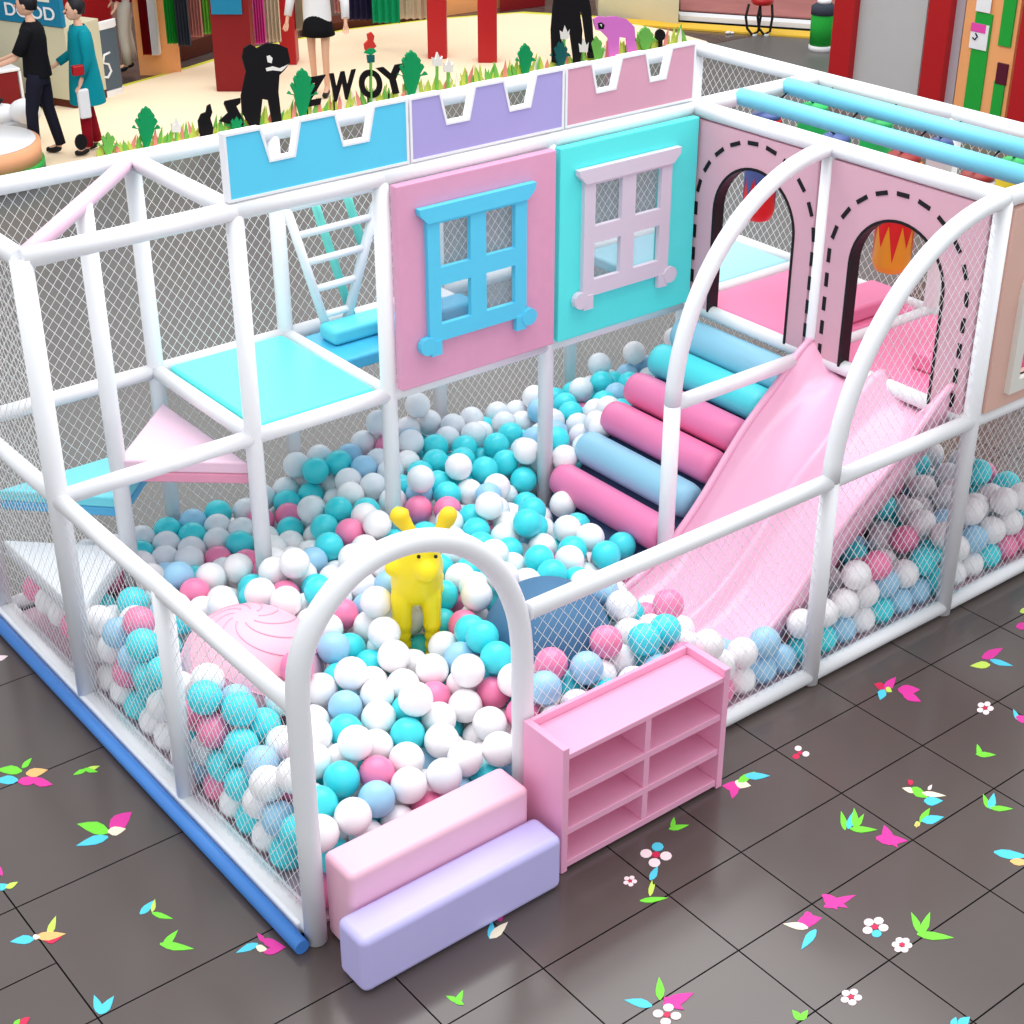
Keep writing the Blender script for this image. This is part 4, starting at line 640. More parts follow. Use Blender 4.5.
sticker('blue and green pointed sticker near the right edge', [('g', 988, 808, 983, 794, 3), ('c', 990, 809, 994, 793, 4.5), ('g', 990, 808, 1013, 809, 3)])
sticker('long blue and apricot leaf sticker cut by the right edge', [('c', 994, 852, 1030, 857, 5), ('o', 1010, 861, 1032, 863, 4)])
sticker('magenta and pale blue blossom sticker beside the front netting, with a magenta butterfly', [('m', 884, 690, 896, 677, 5), ('r', 884, 688, 874, 684, 4), ('c', 884, 690, 880, 700, 5), ('y', 886, 688, 892, 692, 3), ('m', 898, 690, 920, 690, 6), ('m', 902, 692, 921, 702, 5)])
sticker('magenta, lime and pale blue three-leaf sticker near the right edge', [('m', 982, 658, 1003, 648, 5), ('y', 990, 665, 970, 666, 4), ('c', 990, 660, 1013, 666, 3)])
sticker('tiny pink blossom sticker below the three-leaf sticker', (), [(985, 708, 5.5, 'wwwww', 'r')])
sticker('small green sprout sticker at the right, below the tiny blossom', [('g', 980, 756, 977, 744, 3), ('g', 976, 754, 996, 755, 3)])
sticker('tiny red and white blossom sticker in the middle of a tile right of the shelf', (), [(800, 753, 6, 'wrw', 'r')])
sticker('pale blue and pink sticker cut by the right edge', [('c', 1018, 720, 1013, 709, 2.5), ('m', 1016, 717, 1032, 722, 4)])
sticker('pink and green sticker at the right edge just below the front rail', [('y', 1020, 612, 1030, 608, 3), ('m', 1016, 627, 1030, 624, 4)])
# ---------------------------------------------------------------- the hall behind
def ztop(x, y, py):
    lo, hi = -1, 8
    for _ in range(40):
        m = (lo+hi)/2; d = Vector((x, y, m))-CAM; v = 512-FPX*(d.dot(UP))/d.dot(FW)
        if v > py: lo = m
        else: hi = m
    return lo
CREAM = M('cream_carpet', (250, 228, 196), .8, .1, .03, 2); LIME = M('lime_edge', (214, 214, 70), .7, .1)
def flat(name, pts, z0, z1, mat): return MB().prism([(p[0], p[1], z0) for p in pts], (0, 0, z1-z0)).build(name, mat)
far = [(3.2, 12.6), (4.6, 13.1), (6.0, 13.55), (7.0, 13.85), (8.05, 14.25), (9.6, 14.4), (10.9, 14.2), (12.1, 13.8), (12.75, 12.9), (13.0, 11.7), (12.95, 10.86)]
nearp = [(12.9, 10.85), (2.6, 10.85)]
cc = Vector((8.6, 11.6))
flat('carpet_edge', [tuple(cc+(Vector(p)-cc)*1.05) for p in far[:-2]]+[(13.03, 11.5), (12.97, 10.88), (12.9, 10.852), (2.6, 10.852)], .002, .030, LIME)
tag(bpy.data.objects['carpet_edge'], 'lime green border strip round the far side of the cream carpet', 'carpet edge')
tag(flat('cream_carpet', far+nearp, .032, .05, CREAM), 'big cream coloured round carpet in the hall beyond the play pen', 'carpet')
# low edge where the cut-out plants and animals stand
ya = lambda x: 10.85   # front edge of the carpet
YD = lambda x: ya(x)+.12
def pos_at(px, py):
    'foot of a cut-out on the carpet edge seen at column px'
    lo, hi = 0.0, 14.0
    for _ in range(50):
        m = (lo+hi)/2; d = Vector((m, YD(m), 0))-CAM
        if 512+FPX*d.dot(RT)/d.dot(FW) < px: lo = m
        else: hi = m
    return m, YD(m)
ed = Vector((1, 0, 0)).normalized(); en = Vector((-ed.y, ed.x, 0))
def up_pt(px, py):
    'point on the upright sheet over the carpet edge, seen at a pixel'
    O = Vector((2.6, 10.97, 0)); d = FW + RT*((px-512)/FPX) - UP*((py-512)/FPX)
    t = (O-CAM).dot(en)/d.dot(en); return CAM+d*t
def cut(px_pts): return [up_pt(*p) for p in px_pts]
def cutout(name, shapes, lab, cat, group=None):
    'plywood cut-out: shapes = (material, outline in picture columns and rows); each shape is a piece of the board'
    b = MB(); ms = []; d = 0
    for mt, pts in shapes:
        if mt not in ms: ms.append(mt)
        b.prism([p-en*(.012+d) for p in cut(pts)], en*(.024+2*d), ms.index(mt)); d += .0015
    return tag(b.build(name, ms), lab, cat, group)
K = M('cutout_black', (18, 16, 20), .6, .2); G1 = M('cutout_green', (20, 160, 96), .6, .2); G2 = M('cutout_lime', (196, 216, 96), .6, .2); W1 = M('cutout_white', (250, 246, 240), .6, .2); PK = M('cutout_pink', (236, 130, 222), .6, .2)
G3 = M('cutout_light_green', (120, 196, 90), .6, .2); SA = M('cutout_salmon', (240, 150, 140), .6, .2); TE = M('cutout_teal', (24, 100, 100), .6, .2)
def low(px): # picture row of the carpet edge at column px (floor line)
    q = up_pt(px, 100); d = Vector((q.x, q.y, .05))-CAM; return 512-FPX*d.dot(UP)/d.dot(FW)
def plant(px, top, wd, mt, lab, n=7, stem=None, nm='cutout_plant'):
    lo = low(px)+1; b = []
    for k in range(n):
        a = (k-(n-1)/2)/((n-1)/2); tx_ = px+a*wd; ty_ = top+abs(a)**1.6*(lo-top)*.45; mx_ = px+a*wd*.45; my_ = (top+lo)/2
        b.append((mt, [(px-1.6, lo), (mx_-2.2, my_+2), (tx_-2, ty_+3), (tx_, ty_), (tx_+2, ty_+3), (mx_+2.2, my_+2), (px+1.6, lo)]))
    cutout(nm, b, lab, 'cut-out plant', 'cut-out plants on the carpet edge')
# grass: nobody could count the blades
b = MB(); ms = [G2, G3, SA, W1]; rr = random.Random(4)
px = 100.0
while px < 690:
    lo = low(px)+1; h = rr.uniform(9, 25) + (lo-(190-(px*.2164)))*.0
    mi = rr.choices([0, 1, 2, 3], [6, 3, 1.4, .8])[0]; dx = rr.uniform(-5, 5); base = up_pt(px-2.0, lo), up_pt(px+2.0, lo)
    railrow = 185-px*.1975; tp_ = up_pt(px+dx, railrow-8-h*.75)
    off = en*rr.uniform(.02, .08); mr_ = lo*.55+(railrow-8-h*.75)*.45; md_ = (up_pt(px+dx*.4-1.9, mr_), up_pt(px+dx*.4+1.9, mr_))
    b.prism([base[0]+off, base[1]+off, md_[1]+off, tp_+off, md_[0]+off], en*.006, mi); px += rr.uniform(1.6, 3.2)
tag(b.build('cutout_grass', ms), 'strip of yellow-green and salmon cut-out grass along the near edge of the cream carpet', 'grass', kind='stuff')
plant(146, 106, 12, G1, 'green fern cut-out standing left of the black rabbit', 9)
plant(108, 132, 9, G3, 'light green grass tuft cut-out at the feet of the teal coat person', 5)
plant(302, 68, 13, G1, 'green palm cut-out just right of the black bear', 9)
plant(411, 50, 14, G1, 'tall green palm cut-out right of the black letters', 9)
plant(525, 43, 8, G1, 'green plant cut-out left of the black elephant-like shape', 7)
plant(560, 40, 8, TE, 'dark teal plant cut-out under the black long-legged shape', 6)
plant(596, 36, 7, G3, 'light green plant cut-out left of the pink bear', 5)
plant(645, 26, 9, G3, 'light green plant cut-out right of the pink bear', 7)
plant(236, 116, 8, G1, 'green tuft cut-out left of the black bear', 5)
for px_, t_, lab in ((437, 52, 'white tulip cut-out beside the left of the two red pillars'), (448, 58, 'white tulip cut-out right under the left of the two red pillars'), (564, 25, 'white tulip cut-out under the black long-legged shape, left one'), (583, 38, 'white tulip cut-out under the black long-legged shape, right one'), (176, 118, 'white blossom cut-out between fern and rabbit')):
    lo = low(px_)+1
    cutout('cutout_flower', [(G3, [(px_-1, lo), (px_-1, t_+12), (px_+1, t_+12), (px_+1, lo)]), (W1, [(px_-4, t_+14), (px_-5, t_+5), (px_-2, t_+7), (px_, t_), (px_+3, t_+7), (px_+5, t_+4), (px_+4, t_+14)])], lab, 'cut-out flower', 'white cut-out flowers')
cutout('cutout_rabbit', [(K, [(199, 131), (198, 121), (201, 114), (206, 112), (207, 106), (210, 104), (212, 112), (210, 118), (213, 128), (212, low(208)+1), (201, low(205)+1)])], 'small black rabbit silhouette cut-out', 'cut-out animal', 'animal cut-outs')
cutout('cutout_cat', [(K, [(219, 121), (228, 113), (224, 104), (225, 101), (240, 98), (240, 103), (236, 106), (240, 114), (243, 120), (243, low(240)+1), (238, low(238)+1), (236, 117), (229, 124)])], 'small black leaping cat silhouette cut-out left of the bear', 'cut-out animal', 'animal cut-outs')
lo = low(262)+1
cutout('cutout_bear', [(K, [(250, lo), (242, 112), (241, 96), (246, 72), (242, 58), (244, 48), (250, 44), (257, 48), (266, 43), (278, 44), (287, 48), (290, 62), (284, 70), (279, 75), (278, 92), (282, lo), (273, lo), (268, 100), (262, 99), (259, lo)]),
                       (W1, [(266, 56), (269, 55), (272, 58), (271, 63), (267, 62)]), (W1, [(265, 68), (272, 66), (279, 68), (288, 64), (281, 71), (272, 70), (266, 71)])], 'big black bear cut-out with a white smile beside the red pillar', 'cut-out animal', 'animal cut-outs')
lo = low(572)+1
cutout('cutout_giraffe', [(K, [(552, lo-4), (551, 30), (553, 6), (556, -14), (586, -14), (590, 6), (592, 24), (594, lo-8), (588, lo-8), (582, 14), (579, 10), (582, 30), (580, lo-2), (574, lo-2), (570, 34), (562, 32), (559, lo-2)])], 'tall black long-legged animal cut-out whose head is out of the picture', 'cut-out animal', 'animal cut-outs')
lo = low(615)+1
cutout('cutout_pink_bear', [(PK, [(594, 24), (593, 19), (598, 16), (606, 17), (615, 16), (626, 19), (634, 27), (637, lo), (628, lo), (626, 38), (619, 37), (618, lo), (609, lo), (608, 38), (601, 31), (596, 30)]), (K, [(597, 23), (601, 22), (604, 25), (603, 29), (598, 29)]), (W1, [(599, 24), (601, 24), (601, 27)])], 'pink bear-like animal cut-out with one big black eye', 'cut-out animal', 'animal cut-outs')
cutout('cutout_panda', [(K, [(75+6*math.cos(a)+6, 142+8*math.sin(a)) for a in [2*math.pi*i/14 for i in range(14)]])], 'black oval cut-out between the two people at the left', 'cut-out shape')
cutout('cutout_ball', [(K, [(660+5*math.cos(a), 35+6*math.sin(a)) for a in [2*math.pi*i/12 for i in range(12)]]), (K, [(659, 38), (662, 38), (662, low(660)+1), (659, low(660)+1)])], 'small black round cut-out near the far corner of the pen', 'cut-out shape')
lo = low(370)+1
cutout('cutout_rose', [(M('cutout_red', (214, 60, 50), .6, .2), [(365, 50), (364, 44), (368, 40), (367, 34), (371, 32), (374, 36), (373, 41), (376, 46), (372, 50)]), (G1, [(364, 53), (368, 48), (373, 48), (376, 51), (371, 55)]), (TE, [(367, 55), (374, 55), (374, 62), (368, 63)]), (G3, [(370, 62), (371.5, 62), (371.5, lo), (370, lo)])], 'red rose cut-out above the black letters', 'cut-out flower')
# black letters standing in the grass
for ch, px_, top, wd, tilt in (('Z', 301, 79, 20, .25), ('W', 328, 74, 26, .12), ('O', 362, 71, 22, -.15), ('Y', 383, 67, 26, -.25)):
    cu = bpy.data.curves.new('letter', 'FONT'); cu.body = ch; cu.extrude = .012; cu.offset = .035; cu.align_x = 'LEFT'
    ob = bpy.data.objects.new('letter', cu); COL.objects.link(ob); bpy.context.view_layer.update()
    me = bpy.data.meshes.new_from_object(ob.evaluated_get(bpy.context.evaluated_depsgraph_get())); bpy.data.objects.remove(ob)
    a = up_pt(px_, top+29); c = up_pt(px_+wd, top+29-wd*.21); tpz = up_pt(px_, top); xs_ = [v.co.x for v in me.vertices]; ys_ = [v.co.y for v in me.vertices]
    sx = (c-a).length/(max(xs_)-min(xs_)); sy = (tpz-a).length/(max(ys_)-min(ys_)); o0 = a.copy(); o0.z = 0
    for v in me.vertices:
        u, vv, ww = (v.co.x-min(xs_))*sx, (v.co.y-min(ys_))*sy, v.co.z
        v.co = (a-o0) + ed*(u+vv*tilt) + Vector((0, 0, vv)) + en*ww
    q = MB(); q.v = [v.co+o0 for v in me.vertices]; q.f = [list(p.vertices) for p in me.polygons]; q.m = [0]*len(q.f); q.sm = [False]*len(q.f)
    b0 = a+ed*.08; q.box(-.006, .006, -.006, .006, 0, 1, 0, Matrix.Translation(Vector((b0.x, b0.y, .05))) @ Matrix.Diagonal((1, 1, max(.02, a.z-.03), 1)))
    tag(q.build('standing_letter', K), f'black letter {ch} standing in the cut-out grass', 'letter', 'black letters in the grass')
# ------- shop fronts: boxes measured from their foot
REDM = M('red_paint', (176, 18, 26), .4, .4); DR = M('dark_red_paint', (128, 14, 22), .45, .3); BEIGE = M('beige_panel', (206, 200, 172), .6, .2); TEAL = M('teal_board', (20, 122, 160), .5, .3)
PCH = M('peach_panel', (242, 168, 110), .6, .2); GR = M('green_cloth', (40, 160, 60), .8, .1); GR2 = M('lime_cloth', (130, 205, 80), .8, .1); DK = M('slate_cloth', (66, 72, 84), .8, .1); PKC = M('pink_cloth', (206, 146, 140), .8, .1); MAR = M('maroon_cloth', (128, 20, 40), .8, .1)
BRN = M('brown_base', (92, 44, 30), .6, .2); WHC = M('white_cloth', (236, 234, 236), .8, .1); GRY = M('grey_panel', (186, 184, 184), .5, .2); BGC = M('beige_cloth', (214, 200, 176), .8, .1); NV = M('navy_cloth', (44, 40, 70), .8, .1); EMD = M('emerald_cloth', (22, 158, 104), .8, .1); MGN = M('magenta_cloth', (230, 80, 170), .8, .1)
def slab(name, pa, pb, z0, ztp, th, mat, zf=0, bev=.01):
    'upright slab whose foot runs between two floor pixels'
    a = at(*pa, z=zf); c = at(*pb, z=zf); a.z = c.z = 0; d = (c-a); n = Vector((-d.y, d.x, 0)).normalized()*th
    if n.dot(FW) < 0: n = -n
    return MB().prism([a+Vector((0, 0, z0)), c+Vector((0, 0, z0)), c+n+Vector((0, 0, z0)), a+n+Vector((0, 0, z0))], (0, 0, ztp-z0)).build(name, mat, bevel=bev), a, c
# counter with sign on top
a = at(-60, 92, z=0); c = at(77, 113, z=0); d = (c-a); nn_ = Vector((-d.y, d.x, 0)).normalized(); 
r = thing('sign_counter', ((a+c)/2), 'beige counter with a teal sign board on top at the far left', 'counter')
zc = ztop(c.x, c.y, 27)
def slab2(name, a, c, n, z0, z1, mat, parent=None, bev=.005):
    return MB().prism([a+Vector((0, 0, z0)), c+Vector((0, 0, z0)), c+n+Vector((0, 0, z0)), a+n+Vector((0, 0, z0))], (0, 0, z1-z0)).build(name, mat, parent, bevel=bev)
slab2('plinth', a, c, nn_*.55, .05, .14, BRN, r); slab2('front_panel', a-nn_*.03, c-nn_*.03, nn_*.58, .145, zc-.01, BEIGE, r)
sb_ = slab2('sign_board', a-nn_*.05, c-nn_*.05, nn_*.06, zc, zc+.75, TEAL, r)
slab2('sign_picture', a-nn_*.056+d*.45, a-nn_*.056+d*.93, nn_*.01, zc+.26, zc+.74, M('sign_cream', (236, 232, 214), .5, .3), sb_, .002)
cu = bpy.data.curves.new('t', 'FONT'); cu.body = 'RIC DOOD'; cu.extrude = .006; cu.offset = .01; ob = bpy.data.objects.new('t', cu); COL.objects.link(ob); bpy.context.view_layer.update()
me = bpy.data.meshes.new_from_object(ob.evaluated_get(bpy.context.evaluated_depsgraph_get())); bpy.data.objects.remove(ob)
q = MB(); dn = d.normalized(); mx_ = max(v.co.x for v in me.vertices); s_ = d.length*.56/mx_
q.v = [a+d*.40-nn_*(.06-v.co.z*.5)+dn*(v.co.x*s_)+Vector((0, 0, zc+.07+v.co.y*.2)) for v in me.vertices]; q.f = [list(p.vertices) for p in me.polygons]; q.m = [0]*len(q.f); q.sm = [False]*len(q.f)
q.build('sign_letters', WHITE, sb_)
# far back wall behind the shops, so that the hall is closed
wb = MB(); wb.box(-8.9, 25.9, 17.2, 17.3, 0, 4.5); tag(wb.build('wall_back', M('hall_wall', (150, 112, 98), .7, .2)), kind='structure')
def col(pxl, pxr, pyb, mat, lab, name='red_pillar', depth=.3, top=4.2, cat='pillar', group='red pillars of the hall'):
    a = at(pxl, pyb, z=0); c = at(pxr, pyb, z=0); n = Vector((FW.x, FW.y, 0)).normalized()*depth
    return tag(slab2(name, a, c, n, .051 if name == 'red_pillar' and pxl > 0 else 0, top, mat, bev=.012), lab, cat, group)
col(217, 255, 96, DR, 'widest dark red pillar with a teal poster behind the black bear')
a, c = at(219, 96, z=0), at(249, 96, z=0); z_ = ztop(a.x, a.y, 14)
n = Vector((FW.x, FW.y, 0)).normalized()
tag(slab2('teal_poster', a-n*.03, c-n*.03, n*.02, z_, z_+.6, TEAL), 'teal poster on the widest dark red pillar', 'poster')
col(281, 297, 69, REDM, 'narrow bright red pillar beside the person in the white jacket')
col(428, 447, 63, REDM, 'bright red pillar, left one of the close pair'); col(478, 497, 67, REDM, 'bright red pillar, right one of the close pair')
col(68, 116, 62, REDM, 'broad red panel behind the teal coat person', 'red_partition', .1, 2.6, 'partition', None)
# hanging clothes and boards, left to right
def hang(pxl, pxr, pyb, mat, lab, zb=.45, L=1.25, name='hanging_garment', slant=0, cat='garment', group='clothes hanging in the far shops'):
    a = at(pxl, pyb, z=zb); c = at(pxr, pyb, z=zb); a.z = c.z = 0; w_ = (c-a); n = Vector((FW.x, FW.y, 0)).normalized()*.10
    b = MB(); N = 8; pts = [a+w_*(i/N) + n*(.45*(1 if i % 2 else -1)) for i in range(N+1)] + [a+w_*(i/N)+n*(1+.45*(1 if i % 2 else -1)) for i in range(N, -1, -1)]
    b.prism([(p.x, p.y, zb) for p in pts], (0, 0, L)); return tag(b.build(name, mat, bevel=.006), lab, cat, group)
col(140, 181, 76, PCH, 'peach display board between the maroon top person and the clothes', 'display_board', .06, 2.4, 'board', None)
for pxl, pxr, pyb, mt, lab in ((144, 153, 55, DR, 'dark red strip banner on the peach board'), (153, 160, 55, WHC, 'white strip banner on the peach board')):
    a = at((pxl+pxr)/2, 76, z=0); hang(pxl, pxr, pyb, mt, lab, .30, 1.7, 'strip_banner', cat='banner', group='strip banners')
for pxl, pxr, pyb, mt, lab in ((168, 179, 44, GR, 'green garment hanging next to the peach board'), (179, 191, 46, DK, 'slate grey garment right of the green one'), (191, 203, 37, PKC, 'dusty pink garment in the left shop'), (203, 216, 34, GR2, 'lime green garment left of the widest red pillar'),
                               (256, 266, 44, MGN, 'magenta garment right of the widest red pillar'), (266, 281, 42, BGC, 'beige garment left of the narrow red pillar'), (297, 304, 30, BGC, 'beige garment behind the person in the white jacket'), (335, 350, 13, PKC, 'dusty pink garment right of the person in the white jacket'), (350, 373, 20, NV, 'navy garment in the middle shop'),
                               (373, 400, 23, EMD, 'wide emerald green garment in the middle shop'), (400, 428, 19, BGC, 'beige garment left of the close pair of red pillars')):
    hang(pxl, pxr, pyb, mt, lab)
def base(pxl, pyl, pxr, pyr, h, mat, lab, name='display_plinth', depth=.5, cat='plinth', grp='low plinths of the far shops'):
    a = at(pxl, pyl, z=0); c = at(pxr, pyr, z=0); n = Vector((FW.x, FW.y, 0)).normalized()*depth
    return tag(slab2(name, a, c, n, 0, h, mat), lab, cat, grp)
base(181, 62, 218, 50, .22, BRN, 'brown plinth under the green and pink garments')
base(300, 36, 428, 20, .12, BRN, 'brown plinth under the navy and emerald garments')
base(447, 16, 500, 8, .35, PCH, 'low peach plinth between and behind the close pair of pillars')
base(500, 12, 545, 6, .3, DR, 'dark red plinth right of the close pair of pillars')
base(598, 16, 678, 26, .55, BEIGE, 'beige box counter beyond the pink bear cut-out', 'beige_counter', .8, 'counter', None)
a = at(560, 14, z=0); c = at(850, 38, z=0)
YEL2 = M('yellow_kerb', (236, 190, 60), .6, .2)
n = Vector((FW.x, FW.y, 0)).normalized()
tag(slab2('yellow_kerb', at(600, 24, z=0), at(856, 42, z=0), n*.35, .0, .03, YEL2), 'yellow floor strip beyond the grey tiles at top right', 'floor strip')
tag(slab2('white_kerb', at(680, 24, z=0)+n*.1, at(856, 36, z=0)+n*.1, n*.25, .031, .10, WHITE), 'white kerb behind the yellow floor strip', 'kerb')
tag(flat('brown_carpet', [at(680, 18, z=0), at(860, 30, z=0), at(860, -30, z=0), at(680, -30, z=0)], .101, .12, M('rose_brown_carpet', (168, 108, 104), .9, .1, .3, 2)), 'rose brown carpet behind the white kerb', 'carpet')
# grey roll-up banner, kiddie ride, table at the left
a = at(99, 104, z=0); c = at(123, 97, z=0); n = Vector((FW.x, FW.y, 0)).normalized()
r = thing('grey_banner', (a+c)/2, 'slate grey leaning banner with white ends behind the teal coat person', 'banner')
zt_ = ztop(a.x, a.y, 33)
slab2('panel', a, c, n*.05, .12, zt_, M('slate_panel', (84, 98, 110), .6, .2), r); o = slab2('foot_bar', a-n*.03, c-n*.03, n*.12, 0.0, .115, WHITE, r); o['label'] = 'white foot bar'; o = slab2('top_bar', a-n*.02, c-n*.02, n*.09, zt_+.002, zt_+.09, WHITE, r); o['label'] = 'white top bar'
mid = (a+c)/2-n*.012+Vector((0, 0, zt_*.5)); dn2 = (c-a).normalized()
MB().tube([mid+dn2*(x*.1)+Vector((0, 0, z*.14)) for x, z in ((.7, 1), (-.2, .9), (-.5, .3), (.3, .1), (.6, -.5), (0, -.95), (-.8, -.8))], .014, 8).build('white_swirl', WHITE, r)
c0 = at(14, 118, z=.0)
r = thing('kiddie_ride', c0, 'white rounded kiddie ride at the left edge pushed by the black shirt person', 'kiddie ride')
q = at(25, 112, z=.35)
MB().ball(q, (.17, .17, .14), 20).build('front_body', WHITE, r); MB().ball(q-RT*.30+Vector((0, 0, -.04)), (.26, .20, .12), 20).build('rear_body', WHITE, r)
MB().tube([q-RT*.30+Vector((0, 0, .06)), q-RT*.22+Vector((0, 0, .14))], .02, 8).build('handle', BLACK, r)
MB().box(q.x-.28, q.x+.1, q.y-.1, q.y+.1, .05, .28).build('base', M('ride_grey', (180, 180, 184), .5, .3), r, .02)
c0 = at(4, 96, z=.0); q = at(2, 84, z=.35)
r = thing('red_box', (q.x, q.y, 0), 'red box with a white frame at the left edge above the kiddie ride', 'box')
MB().box(q.x-.3, q.x+.14, q.y-.15, q.y+.15, .0, .5).build('box_body', DR, r, .01); MB().box(q.x-.32, q.x+.17, q.y-.17, q.y+.17, .505, .54).build('white_lid', WHITE, r, .01); MB().box(q.x+.145, q.x+.175, q.y-.17, q.y-.13, 0, .50).build('corner_post', WHITE, r, .005)
# striped round bench
cB = at(6, 160, z=.15)
r = thing('striped_bench', (cB.x, cB.y, .05), 'low round bench with apricot, green and blue stripes at the left edge', 'bench')
for z0_, z1_, rr_, mt, nm in ((.051, .12, .66, M('bench_blue', (40, 110, 180), .5, .3), 'blue_stripe'), (.122, .19, .66, M('bench_green', (40, 170, 70), .5, .3), 'green_stripe'), (.192, .38, .64, M('bench_apricot', (246, 176, 130), .5, .3), 'apricot_stripe'), (.382, .40, .60, WHITE, 'white_top')):
    MB().lathe((cB.x-.3, cB.y, 0), [(rr_, z0_), (rr_, z1_)], 36).build(nm, mt, r)
# right-hand wall of the hall: x = 12.5
XW = 12.5
def wallp(name, pl, pr_, mat, lab, cat, x=XW, z0=0, z1=4.2, th=.1, group=None, pyl=60, parent=None, zpx=None):
    y_a = at(pl, pyl, x=x).y; y_b = at(pr_, pyl, x=x).y
    if zpx: z1 = at(pl, zpx[0], x=x).z; z0 = at(pl, zpx[1], x=x).z
    o = MB().box(x, x+th, min(y_a, y_b), max(y_a, y_b), z0, z1).build(name, mat, parent, bevel=.006)
    return o if parent else tag(o, lab, cat, group)
wallp('red_pillar', 829, 849, REDM, 'red pillar left of the big grey panel on the right', 'pillar', XW-.1, th=.25, group='red pillars of the hall')
tag(wallp('wall_right', 849, 921, GRY, None, None), kind='structure')
wallp('red_pillar', 922, 944, REDM, 'red pillar right of the big grey panel', 'pillar', XW-.1, th=.25, group='red pillars of the hall')
wallp('grey_strip', 948, 958, M('mauve_grey', (176, 164, 170), .5, .2), 'narrow mauve grey strip between red pillar and shop door', 'wall strip')
r = thing('shop_door', (XW, at(985, 60, x=XW).y, 0), 'peach shop door with green panels, papers and a dark handle plate', 'door')
dl = wallp('door_leaf', 959, 1013, PCH, None, None, th=.06, parent=r)
x_ = XW-.02
wallp('green_panel', 968, 985, GR, None, None, x_, 0, 0, .02, pyl=70, parent=dl, zpx=(10, 118))
wallp('green_panel', 1001, 1014, GR, None, None, x_, 0, 0, .02, pyl=20, parent=dl, zpx=(-20, 46)); wallp('green_panel', 992, 1003, GR, None, None, x_, 0, 0, .02, pyl=95, parent=dl, zpx=(80, 130))
wallp('handle_plate', 996, 1007, M('plum_plate', (84, 16, 40), .5, .3), None, None, x_-.005, 0, 0, .025, pyl=72, parent=dl, zpx=(62, 84))
wallp('paper_notice', 976, 991, WHC, None, None, x_-.012, 0, 0, .008, pyl=5, parent=dl, zpx=(-8, 11)); wallp('paper_notice', 970, 988, WHC, None, None, x_-.012, 0, 0, .008, pyl=35, parent=dl, zpx=(22, 48))
wallp('magenta_flower_print', 971, 986, MGN, None, None, x_-.018, 0, 0, .005, pyl=26, parent=dl, zpx=(22, 31)); 
o = at(975, 36, x=x_-.02); MB().tube([(o.x, o.y, o.z+.03), (o.x, o.y-.03, o.z), (o.x, o.y, o.z-.04), (o.x, o.y+.03, o.z-.02)], .008, 6).build('printed_mark', NV, dl)
wallp('red_pillar', 1015, 1060, REDM, 'broad red pillar at the right edge of the picture', 'pillar', XW-.1, th=.25, group='red pillars of the hall')
# bin and stool
c0 = at(820, 50, z=0)
r = thing('litter_bin', c0, 'round green litter bin with white foot beside the red pillar', 'bin')
zt_ = ztop(c0.x, c0.y, 14)
MB().lathe(c0, [(.155, 0), (.155, .07)], 24).build('white_foot', WHITE, r); MB().lathe(c0, [(.145, .072), (.155, zt_)], 24).build('green_body', GR, r); MB().lathe(c0, [(.16, zt_+.002), (.16, zt_+.10), (.10, zt_+.14)], 24).build('dark_lid', DK, r); MB().lathe(c0, [(.09, zt_+.142), (.09, zt_+.18)], 24).build('lid_ring', WHITE, r)
c0 = at(760, 36, z=0)
r = thing('bar_chair', c0, 'red seated chair with curved black tube legs at the top right', 'chair')
zs_ = ztop(c0.x, c0.y, 4)
MB().lathe(c0, [(.13, zs_), (.15, zs_+.03), (.15, zs_+.07), (.12, zs_+.09)], 24).build('seat', REDM, r)
for s in (-1, 1):
    B_ = c0-n*0+RT*(.08*s)
    MB().tube([B_-RT*.10*1+Vector((0, 0, zs_)), B_-RT*.13+Vector((0, 0, zs_*.6)), B_-RT*.10+Vector((0, 0, .1)), B_-RT*.03+Vector((0, 0, .02)), B_+RT*.05+Vector((0, 0, .06)), B_+RT*.07+Vector((0, 0, zs_*.6)), B_+RT*.05+Vector((0, 0, zs_))], .018, 8).build('leg', BLACK, r)
    MB().box(B_.x-.03, B_.x+.03, B_.y-.03, B_.y+.03, 0, .03).build('foot', WHITE, r, .006)
c0 = at(728, 34, z=0); tag(MB().ball(c0+Vector((0, 0, .02)), (.05, .03, .02), 10).ball(c0+Vector((.05, -.03, .015)), (.03, .03, .015), 10).build('crumpled_paper', WHC), 'crumpled white paper lying on the grey floor left of the red chair', 'litter')
